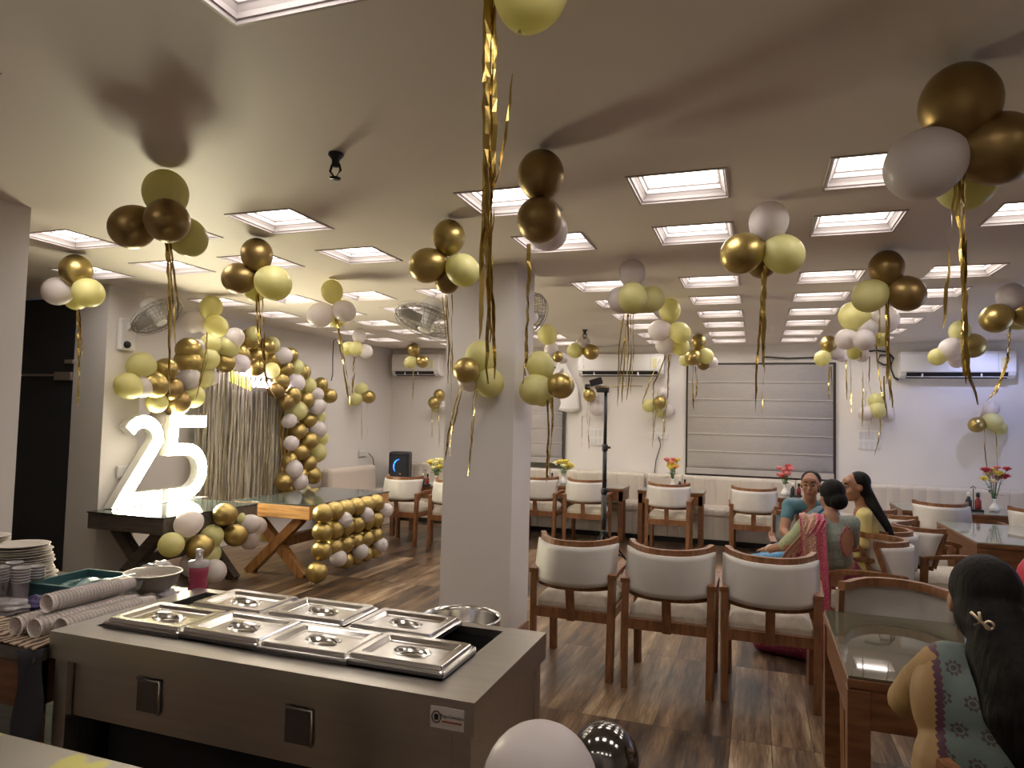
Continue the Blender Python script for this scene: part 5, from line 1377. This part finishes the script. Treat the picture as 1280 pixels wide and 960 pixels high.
# --- woman in the pink pallu, back to the camera
org = (.60, 5.66, 0)
B_ = person_root(org, 'person with black hair bun and pink gold pallu, back to the camera')
Hd = Vector((.545, 5.60, 1.195)); fw = Vector((-.5, .86, -.12))
Ls, Rs = Vector((.355, 5.43, 1.00)), Vector((.69, 5.60, 1.01)); pel = Vector((.62, 5.64, .58)); ch = Vector((.535, 5.54, .90))
Lel, Lh = Vector((.235, 5.52, .83)), Vector((.09, 5.68, .765)); Rel, Rh = Vector((.72, 5.86, .82)), Vector((.48, 6.02, .74))
pr = head_prims(Hd, fw) + [('c', [(Hd + Vector((.01, -.02, -.06)), .05), (Vector((.53, 5.53, 1.06)), .052)]),
    ('c', [(Vector((.53, 5.53, 1.03)), .075), (ch, .125), (Vector((.58, 5.59, .74)), .115), (pel, .15)]), ('c', [(Ls.lerp(ch, .2), .06), (Rs.lerp(ch, .2), .06)]),
    ('c', [(Ls, .05), (Lel, .040), (Lh, .025)]), ('c', [(Rs, .05), (Rel, .040), (Rh, .025)]),
    ('c', [(pel + Vector((-.07, .05, -.02)), .10), (Vector((.28, 6.02, .53)), .07), (Vector((.12, 5.80, .10)), .045), (Vector((.05, 5.82, .05)), .035)]),
    ('c', [(pel + Vector((.06, .06, -.02)), .10), (Vector((.42, 6.08, .53)), .07), (Vector((.26, 5.86, .10)), .045), (Vector((.2, 5.90, .05)), .035)])]
pr += hand_prims(Lh, (-.5, .75, -.15), (.2, .2, -1)) + hand_prims(Rh, (-.8, .5, -.2), (0, .2, -1))
blob('body', pr, m_skin, B_, .0085, 3, org)
face(Hd, fw, B_, org)
x, y, z = frame(fw)
blob('hair', [('e', Hd - y * .022 + z * .034, (.092, .096, .094), y), ('e', Hd - y * .085 - z * .035, (.072, .052, .062), y), ('e', Hd - y * .04 - z * .02, (.086, .064, .078), y)], m_hair, B_, .008, 3, org)
# blouse with the open back
def openback(p):
    return p
blob('blouse', [('c', [(Vector((.525, 5.54, 1.015)), .083), (ch, .143), (Vector((.56, 5.57, .78)), .135)]), ('c', [(Ls.lerp(ch, .15), .076), (Rs.lerp(ch, .15), .076)]),
                ('c', [(Rs, .060), (Rs.lerp(Rel, .8), .053)])], m_blout, B_, .0085, 2, org)
blob('sleeve', [('c', [(Ls, .064), (Ls.lerp(Lel, .55), .058), (Lel + Vector((-.02, .03, -.0)), .050)])], m_blou, B_, .008, 3, org, 'yellow green embroidered sleeve')
bk = Vector((.82 * -.42, 0, 0))
bn = Vector((.42, -.9, 0)).normalized()      # backward
bs = Vector((.9, .42, 0)).normalized()       # towards her right
c0 = ch + bn * .142 + bs * .035
b = MB(); 
def ob(u, v):
    hh = -.10 + .20 * u; ww = .048 * math.sin(PI * min(1, max(0, (1 - u) * .92 + .04))) ** .8
    return c0 + Vector((0, 0, hh)) + bs * (ww * (2 * v - 1) + .01) - bn * (.5 * (ww * (2 * v - 1)) ** 2 / .13 + .35 * abs(hh - .0) ** 1.5 * .4) + bn * .006 - Vector(org)
b.grid(ob, 14, 8, .003); b.build('open_back_skin', m_skin, B_)
b = MB(); L_ = [ob(i / 14, 0) for i in range(15)]; R_ = [ob(i / 14, 1) for i in range(15)]; b.tube(L_ + R_[::-1], .006, 6, closed=True); b.build('blouse_piping', m_mag, B_)
blob('skirt', [('c', [(pel + Vector((0, 0, .04)), .155), (pel + Vector((-.05, .06, -.03)), .16), (Vector((.35, 6.0, .52)), .13)]), ('c', [(Vector((.35, 6.0, .52)), .13), (Vector((.22, 5.82, .25)), .15), (Vector((.16, 5.74, .12)), .12)]),
               ('c', [(pel, .15), (Vector((.45, 5.70, .35)), .16), (Vector((.35, 5.60, .12)), .12), (Vector((.05, 5.68, .08)), .08)]), ('c', [(Vector((.35, 5.60, .12)), .11), (Vector((.46, 5.50, .06)), .06)])], m_mskirt, B_, .014, 4, org)
# pleats of peach silk over the left side
for i, (dx, c_) in enumerate(((0, m_peach), (.05, m_peach), (.10, m_mag))):
    sheet('saree_pleat', [Ls + Vector((.03 + dx * .8, -.055, .045)), Ls + Vector((-.01 + dx * .6, -.095, -.06)), Vector((.26 + dx * .5, 5.42, .80)), Vector((.22 + dx * .8, 5.52, .66)), Vector((.26 + dx, 5.62, .60))][::1],
          [Vector((.07, .02, 0)), Vector((.08, .02, 0)), Vector((.10, 0, 0)), Vector((.14, .02, 0)), Vector((.14, .04, 0))], c_, B_, org, amp=.008, waves=4)
# pallu hanging straight down behind the left shoulder
top_ = [Vector((.40, 5.50, 1.075)), Vector((.395, 5.40, 1.06)), Vector((.40, 5.345, .98)), Vector((.41, 5.315, .80)), Vector((.42, 5.29, .55)), Vector((.43, 5.28, .30)), Vector((.44, 5.28, .08))]
off = Vector((.86, .2, 0)).normalized()
sheet('pallu', [p - off * .022 for p in top_], [off * .115] * 7, m_pall, B_, org, amp=.006, waves=3)
sheet('pallu_border', [p + off * .055 + Vector((0, -.004, 0)) for p in top_], [off * .068] * 7, m_mag, B_, org, amp=.004, waves=2, label='crimson woven border')
sheet('pallu_edge', [p - off * .082 + Vector((0, -.004, 0)) for p in top_[:5]], [off * .022] * 5, m_mag, B_, org, amp=.002, waves=1)
b = MB()
for k in (0, .012, .024): b.tube([Lh + (Lel - Lh).normalized() * (.02 + k) + (Vector((math.cos(a), 0, math.sin(a))) * .030) - Vector(org) for a in [2 * PI * j / 16 for j in range(16)]], .003, 5, closed=True)
b.build('bangle', mat('pearl_white', (.75, .72, .68), .3), B_)

# --- woman in blue facing the camera
org = (.44, 6.80, 0)
A_ = person_root(org, 'elderly person in blue saree facing the camera beside the blind')
Hd = Vector((.44, 6.50, 1.205)); fw = Vector((-.18, -1, -.10))
Ls, Rs = Vector((.60, 6.62, 1.005)), Vector((.275, 6.60, 1.005)); pel = Vector((.44, 6.86, .60)); ch = Vector((.44, 6.66, .90))
Rel, Rh = Vector((.225, 6.46, .80)), Vector((.30, 6.22, .745)); Lel, Lh = Vector((.68, 6.45, .80)), Vector((.50, 6.24, .74))
pr = head_prims(Hd, fw) + [('c', [(Hd + Vector((0, .03, -.06)), .05), (Vector((.44, 6.60, 1.05)), .055)]), ('c', [(Vector((.44, 6.62, 1.02)), .08), (ch, .13), (Vector((.44, 6.76, .74)), .13), (pel, .15)]),
    ('c', [(Ls, .055), (Rs, .055)]), ('c', [(Ls, .052), (Lel, .042), (Lh, .026)]), ('c', [(Rs, .052), (Rel, .042), (Rh, .026)]),
    ('c', [(pel + Vector((-.09, -.03, -.03)), .10), (Vector((.12, 6.42, .53)), .07), (Vector((.05, 6.32, .10)), .045), (Vector((.04, 6.22, .05)), .035)]),
    ('c', [(pel + Vector((.09, -.03, -.03)), .10), (Vector((.36, 6.42, .53)), .07), (Vector((.26, 6.36, .10)), .045), (Vector((.26, 6.26, .05)), .035)])]
pr += hand_prims(Rh, (.1, -.9, -.2), (0, 0, -1)) + hand_prims(Lh, (-.5, -.8, -.1), (0, 0, -1))
blob('body', pr, m_skin, A_, .0085, 3, org); face(Hd, fw, A_, org)
x, y, z = frame(fw)
blob('hair', [('e', Hd - y * .030 + z * .036, (.082, .088, .082), y), ('e', Hd - y * .05 - z * .02, (.081, .060, .075), y), ('e', Hd - y * .11 - z * .03, (.045, .035, .045), y)], m_hair, A_, .008, 3, org)
blob('blouse', [('c', [(ch + Vector((0, .0, .05)), .120), (Vector((.44, 6.72, .80)), .135)]), ('c', [(Ls, .066), (Rs, .066)]), ('c', [(Ls, .062), (Ls.lerp(Lel, .6), .054)]), ('c', [(Rs, .062), (Rs.lerp(Rel, .45), .056)])], m_olive, A_, .0085, 3, org)
blob('saree', [('c', [(Vector((.44, 6.74, .76)), .14), (pel + Vector((0, -.02, .0)), .165), (Vector((.12, 6.42, .55)), .115), (Vector((.05, 6.32, .20)), .12), (Vector((.04, 6.28, .08)), .09)]), ('c', [(pel, .16), (Vector((.36, 6.42, .55)), .115), (Vector((.28, 6.38, .20)), .12), (Vector((.28, 6.34, .08)), .09)]),
                ('c', [(Vector((.3, 6.40, .54)), .10), (Vector((.0, 6.22, .56)), .075)])], m_blue, A_, .014, 4, org)
for dx, mm in ((0, m_blue), (.045, m_blue), (.09, m_bluel)):
    sheet('saree_drape', [Vector((.62 - dx * .2, 6.68, 1.065)), Vector((.60 - dx * .5, 6.56, 1.04)), Vector((.50 - dx, 6.49, .93)), Vector((.36 - dx * .5, 6.50, .80)), Vector((.28, 6.60, .68))],
          [Vector((.11, 0, .04))] * 5, mm, A_, org, amp=.007, waves=4)
b = MB(); xg, yg, zg = frame(fw); hg = Hd - Vector(org)
for sx in (-1, 1): b.tube([hg + xg * (sx * .031 + .022 * math.cos(a)) + yg * .096 + zg * (.008 + .017 * math.sin(a)) for a in [2 * PI * k / 14 for k in range(14)]], .0014, 4, closed=True); b.tube([hg + xg * sx * .053 + yg * .094 + zg * .012, hg + xg * sx * .080 + yg * .0 + zg * .010], .0014, 4)
b.tube([hg - xg * .009 + yg * .097 + zg * .01, hg + xg * .009 + yg * .097 + zg * .01], .0014, 4); b.build('spectacles', mat('thin_gold_wire', (.4, .3, .18), .3, .8), A_)
b = MB(); b.tube([Vector((.44, 6.60, 1.06)) + Vector((.085 * math.cos(a), -.075 * math.sin(a), -.02 - .11 * math.sin(a))) - Vector(org) for a in [PI * k / 14 for k in range(15)]], .005, 6); b.build('beaded_necklace', mat('coral_bead', (.45, .12, .07), .4), A_)

B_.location.x -= .03; B_.scale = (.95, .95, 1)
# --- young woman in yellow, in profile
org = (.86, 6.24, 0)
C_ = person_root(org, 'person in yellow top with long dark hair, seen in profile')
Hd = Vector((.755, 6.14, 1.235)); fw = Vector((-.93, -.25, -.10))
Ls, Rs = Vector((.80, 6.00, 1.02)), Vector((.86, 6.32, 1.02)); pel = Vector((.84, 6.25, .60)); ch = Vector((.84, 6.17, .90))
Lel, Lh = Vector((.80, 5.98, .80)), Vector((.62, 6.12, .72)); Rel, Rh = Vector((.78, 6.42, .80)), Vector((.60, 6.30, .71))
pr = head_prims(Hd, fw) + [('c', [(Hd + Vector((.03, .01, -.06)), .047), (Vector((.81, 6.16, 1.06)), .05)]), ('c', [(Vector((.82, 6.16, 1.03)), .075), (ch, .12), (Vector((.85, 6.22, .74)), .11), (pel, .14)]), ('c', [(Ls, .052), (Rs, .052)]),
    ('c', [(Ls, .048), (Lel, .038), (Lh, .024)]), ('c', [(Rs, .048), (Rel, .038), (Rh, .024)]),
    ('c', [(pel + Vector((-.04, -.07, -.03)), .09), (Vector((.52, 6.20, .54)), .065), (Vector((.5, 6.2, .10)), .042), (Vector((.42, 6.2, .05)), .033)]), ('c', [(pel + Vector((-.04, .07, -.03)), .09), (Vector((.52, 6.36, .54)), .065), (Vector((.5, 6.36, .10)), .042), (Vector((.42, 6.36, .05)), .033)])]
pr += hand_prims(Lh, (-.9, .2, -.2), (0, .2, -1)) + hand_prims(Rh, (-.9, -.2, -.2), (0, .2, -1))
blob('body', pr, m_skin, C_, .0085, 3, org); face(Hd, fw, C_, org, bindi=False)
x, y, z = frame(fw)
blob('hair', [('e', Hd - y * .034 + z * .036, (.084, .088, .084), y), ('e', Hd - y * .055 - z * .02, (.083, .060, .08), y), ('c', [(Hd - y * .07 - z * .04, .055), (Vector((.895, 6.10, 1.08)), .040), (Vector((.965, 6.04, .95)), .032), (Vector((1.01, 6.0, .83)), .018)])], m_hair, C_, .008, 3, org)
blob('kurta', [('c', [(Vector((.83, 6.17, 1.0)), .085), (ch, .135), (Vector((.85, 6.22, .72)), .13), (pel, .165), (Vector((.6, 6.28, .56)), .13)]), ('c', [(Ls, .062), (Rs, .062)]), ('c', [(Ls, .06), (Ls.lerp(Lel, .9), .055)]), ('c', [(Rs, .06), (Rs.lerp(Rel, .9), .055)])], m_yel, C_, .009, 3, org)
blob('trousers', [('c', [(Vector((.66, 6.22, .55)), .10), (Vector((.53, 6.20, .52)), .085), (Vector((.51, 6.2, .14)), .055)]), ('c', [(Vector((.66, 6.34, .55)), .10), (Vector((.53, 6.36, .52)), .085), (Vector((.51, 6.36, .14)), .055)])], m_white, C_, .012, 3, org)

C_.location.x -= .015
# --- woman with long loose hair in the right foreground
org = (.62, 2.10, 0)
W_ = person_root(org, 'person with long loose black hair and teal embroidered kurta, seen from behind')
Hd = Vector((.572, 2.20, 1.245)); fw = Vector((-.06, 1, -.16))
Ls, Rs = Vector((.455, 2.13, 1.08)), Vector((.81, 2.12, 1.08)); pel = Vector((.64, 2.10, .60)); ch = Vector((.63, 2.09, .92))
Lel, Lh = Vector((.405, 2.26, .94)), Vector((.50, 2.60, .85)); Rel, Rh = Vector((.90, 2.32, .85)), Vector((.80, 2.64, .82))
pr = head_prims(Hd, fw) + [('c', [(Hd + Vector((0, -.02, -.06)), .05), (Vector((.62, 2.12, 1.12)), .055)]), ('c', [(Vector((.63, 2.12, 1.07)), .085), (ch, .13), (Vector((.64, 2.08, .76)), .125), (pel, .16)]), ('c', [(Ls, .055), (Rs, .055)]),
    ('c', [(Ls, .055), (Lel, .043), (Lh, .027)]), ('c', [(Rs, .055), (Rel, .043), (Rh, .027)]),
    ('c', [(pel + Vector((-.09, .05, -.03)), .10), (Vector((.52, 2.56, .53)), .07), (Vector((.52, 2.56, .10)), .045), (Vector((.52, 2.65, .05)), .035)]), ('c', [(pel + Vector((.09, .05, -.03)), .10), (Vector((.76, 2.56, .53)), .07), (Vector((.76, 2.56, .10)), .045), (Vector((.76, 2.65, .05)), .035)])]
pr += hand_prims(Lh, (.3, .9, -.12), (0, .1, -1)) + hand_prims(Rh, (-.3, .9, -.1), (0, .1, -1))
blob('body', pr, m_skin, W_, .008, 3, org); face(Hd, fw, W_, org)
x, y, z = frame(fw)
blob('hair', [('e', Hd - y * .030 + z * .030, (.084, .098, .095), y), ('e', Hd - y * .055 - z * .03, (.086, .072, .09), y), ('c', [(Hd - y * .08 - z * .05, .078), (Vector((.612, 2.03, 1.09)), .086), (Vector((.640, 1.985, .99)), .080), (Vector((.665, 1.965, .90)), .058), (Vector((.68, 1.96, .83)), .022)]),
              ('c', [(Vector((.56, 2.08, 1.14)), .06), (Vector((.565, 2.0, 1.02)), .05), (Vector((.59, 1.97, .93)), .025)]), ('c', [(Vector((.655, 2.07, 1.12)), .05), (Vector((.72, 2.0, 1.02)), .055), (Vector((.73, 1.98, .92)), .03)])], m_hair, W_, .008, 3, org)
rnd = random.Random(9)
b = MB()
for i in range(46):
    a = rnd.uniform(-1, 1); x0 = .61 + a * .085; ph = rnd.uniform(0, 6); L0 = rnd.uniform(.78, .93)
    pts = []
    for k in range(9):
        u = k / 8; zz = 1.20 + (L0 - 1.20) * u
        xx = x0 + (.02 + .055 * u) * 1 + a * .02 * math.sin(u * PI) + .008 * math.sin(u * 9 + ph) - .02 * a * u
        yy = 2.065 - .13 * min(1, u * 1.5) + .055 * a * a - .012
        pts.append(Vector((xx, yy, zz)) - Vector(org))
    b.tube(pts, [.006, .008, .008, .008, .007, .006, .005, .004, .0015], 5)
b.build('hair_strands', m_hair, W_)
m_kur = mat('teal_embroidered_kurta', (.14, .20, .18), .6)
nt, N, L, B = nodes(m_kur)
tc = N.new('ShaderNodeTexCoord'); sp = N.new('ShaderNodeSeparateXYZ'); L.new(tc.outputs['Object'], sp.inputs[0])
def mt(op, a, b_=None, c=None):
    n = N.new('ShaderNodeMath'); n.operation = op
    for i, v in enumerate((a, b_, c)):
        if v is None: continue
        if isinstance(v, (int, float)): n.inputs[i].default_value = v
        else: L.new(v, n.inputs[i])
    return n.outputs[0]
# staggered paisley-like sprigs
sx = mt('MULTIPLY', sp.outputs[0], 17.); sz = mt('MULTIPLY', sp.outputs[2], 15.)
rowi = mt('FLOOR', sz); fx = mt('SUBTRACT', mt('FRACT', mt('ADD', sx, mt('MULTIPLY', rowi, .5))), .5); fz = mt('SUBTRACT', mt('FRACT', sz), .5)
rad = mt('SQRT', mt('ADD', mt('MULTIPLY', fx, fx), mt('MULTIPLY', mt('MULTIPLY', fz, fz), 1.6)))
ang = mt('ARCTAN2', fz, fx); pet = mt('ADD', .20, mt('MULTIPLY', mt('ABSOLUTE', mt('SINE', mt('MULTIPLY', ang, 4.))), .13))
mask = mt('MULTIPLY', mt('LESS_THAN', rad, pet), mt('GREATER_THAN', mt('ABSOLUTE', mt('SUBTRACT', rad, .15)), .035))
mx = N.new('ShaderNodeMix'); mx.data_type = 'RGBA'; L.new(mask, mx.inputs[0]); mx.inputs[6].default_value = (.10, .135, .115, 1); mx.inputs[7].default_value = (.055, .035, .035, 1)
# tan side panel left of the embroidered border
isl = mt('LESS_THAN', sp.outputs[0], -.188)
mx2 = N.new('ShaderNodeMix'); mx2.data_type = 'RGBA'; L.new(isl, mx2.inputs[0]); L.new(mx.outputs[2], mx2.inputs[6]); mx2.inputs[7].default_value = (.30, .175, .07, 1)
band = mt('LESS_THAN', mt('ABSOLUTE', mt('ADD', sp.outputs[0], .183)), mt('ADD', .005, mt('MULTIPLY', mt('ABSOLUTE', mt('SINE', mt('MULTIPLY', sp.outputs[2], 200.))), .005)))
mx3 = N.new('ShaderNodeMix'); mx3.data_type = 'RGBA'; L.new(band, mx3.inputs[0]); L.new(mx2.outputs[2], mx3.inputs[6]); mx3.inputs[7].default_value = (.07, .02, .04, 1)
L.new(mx3.outputs[2], B.inputs['Base Color'])
blob('kurta', [('c', [(Vector((.63, 2.12, 1.03)), .10), (ch, .145), (Vector((.64, 2.09, .76)), .15), (pel, .185), (Vector((.63, 2.3, .57)), .16)]), ('e', (.61, 2.10, .98), (.215, .11, .15), (0, 1, 0)), ('e', (.605, 2.09, .82), (.225, .135, .24), (0, 1, 0)), ('e', (.46, 2.12, 1.0), (.075, .085, .13), (0, 1, 0)), ('c', [(Ls + Vector((.02, 0, 0)), .068), (Rs - Vector((.02, 0, 0)), .068)]),
               ('c', [(Rs, .068), (Rs.lerp(Rel, .8), .06)])], m_kur, W_, .009, 3, org)
m_tan = mat('tan_cotton', (.30, .18, .07), .7); add_noise(m_tan, (.26, .15, .055), (.33, .20, .08), nscale=12, bump=.3)
blob('sleeve', [('c', [(Ls + Vector((.01, 0, -.008)), .068), (Ls.lerp(Lel, .5), .060), (Lel, .053), (Lel.lerp(Lh, .62), .042)])], m_tan, W_, .008, 3, org, 'tan loose sleeve')
# metal hair clip
b = MB(); cc = Hd - y * .155 - z * .055 - Vector(org)
cc = atY(1226, 777, 1.932) - Vector(org)
b.tube([cc + Vector((-.020, 0, .020)), cc, cc + Vector((.018, -.004, -.014))], .004, 6); b.tube([cc + Vector((-.004, -.002, .022)), cc, cc + Vector((-.014, 0, -.010))], .0035, 6)
b.tube([cc + Vector((.016 + .009 * math.cos(a), -.004, -.006 + .009 * math.sin(a))) for a in [2 * PI * k / 14 for k in range(14)]], .003, 5, closed=True)
b.build('hair_clip', mat('champagne_metal', (.75, .62, .45), .3, .9), W_, label='metal bow shaped hair clip')

# --- person at the right edge, only a shoulder shows
sh = atY(1262, 688, 4.35)
org = (sh.x + .12, 4.30, 0); ox = org[0]
V_ = person_root(org, 'person in red and yellow clothes cut by the right edge of frame')
z0 = sh.z
Hd = Vector((ox + .09, 4.28, z0 + .21)); fw = Vector((-.9, .3, 0)); pel = Vector((ox + .05, 4.3, .58)); ch = Vector((ox + .03, 4.3, z0 - .13))
Ls, Rs = Vector((ox - .02, 4.13, z0 - .03)), Vector((ox + .06, 4.46, z0 - .03))
pr = head_prims(Hd, fw) + [('c', [(Hd + Vector((.02, 0, -.06)), .05), (ch + Vector((0, 0, .14)), .055)]), ('c', [(ch + Vector((0, 0, .1)), .08), (ch, .13), (pel, .15)]), ('c', [(Ls, .055), (Rs, .055)]),
    ('c', [(Ls, .052), (Vector((ox - .08, 4.10, z0 - .28)), .042), (Vector((ox - .28, 4.16, .78)), .027)]), ('c', [(Rs, .052), (Vector((ox - .02, 4.5, z0 - .28)), .042), (Vector((ox - .2, 4.44, .70)), .027)]),
    ('c', [(pel + Vector((-.05, -.08, -.03)), .1), (Vector((ox - .36, 4.22, .53)), .07), (Vector((ox - .36, 4.22, .08)), .042)]), ('c', [(pel + Vector((-.05, .08, -.03)), .1), (Vector((ox - .36, 4.38, .53)), .07), (Vector((ox - .36, 4.38, .08)), .042)])]
pr += hand_prims((ox - .28, 4.16, .78), (-.9, .1, -.1), (0, .1, -1)) + hand_prims((ox - .2, 4.44, .70), (-.9, -.1, -.1), (0, .1, -1))
blob('body', pr, m_skin, V_, .01, 3, org); face(Hd, fw, V_, org)
x, y, z = frame(fw)
blob('hair', [('e', Hd - y * .030 + z * .036, (.084, .088, .084), y), ('e', Hd - y * .055 - z * .02, (.083, .060, .08), y), ('e', Hd - y * .11 - z * .03, (.05, .04, .05), y)], m_hair, V_, .009, 3, org)
m_red = mat('red_cloth', (.42, .02, .045), .55); m_yc = mat('mustard_cloth', (.55, .36, .04), .6)
blob('kurta', [('c', [(ch + Vector((0, 0, .08)), .09), (ch, .14), (pel, .17), (Vector((ox - .3, 4.3, .56)), .13), (Vector((ox - .36, 4.3, .2)), .13)]), ('c', [(Ls, .064), (Rs, .064)]), ('c', [(Ls, .06), (Vector((ox - .07, 4.10, z0 - .24)), .055)]), ('c', [(Rs, .06), (Vector((ox - .02, 4.49, z0 - .24)), .055)])], m_red, V_, .011, 3, org)
sheet('dupatta', [Vector((ox - .10, 4.02, z0 - .45)), Vector((ox - .10, 4.03, z0 - .2)), Vector((ox - .04, 4.10, z0 + .045)), Vector((ox + .10, 4.16, z0 + .02)), Vector((ox + .2, 4.2, z0 - .2))], [Vector((.1, .02, 0)), Vector((.11, .02, 0)), Vector((.10, .10, 0)), Vector((.02, .14, 0)), Vector((0, .14, 0))], m_yc, V_, org)
o = copy_tree(ch0); o.location = (ox + .26, 4.32, 0); o.rotation_euler.z = PI / 2; tag(o, 'chair cut by the right edge under the person in red', 'chair', 'cream dining chairs')
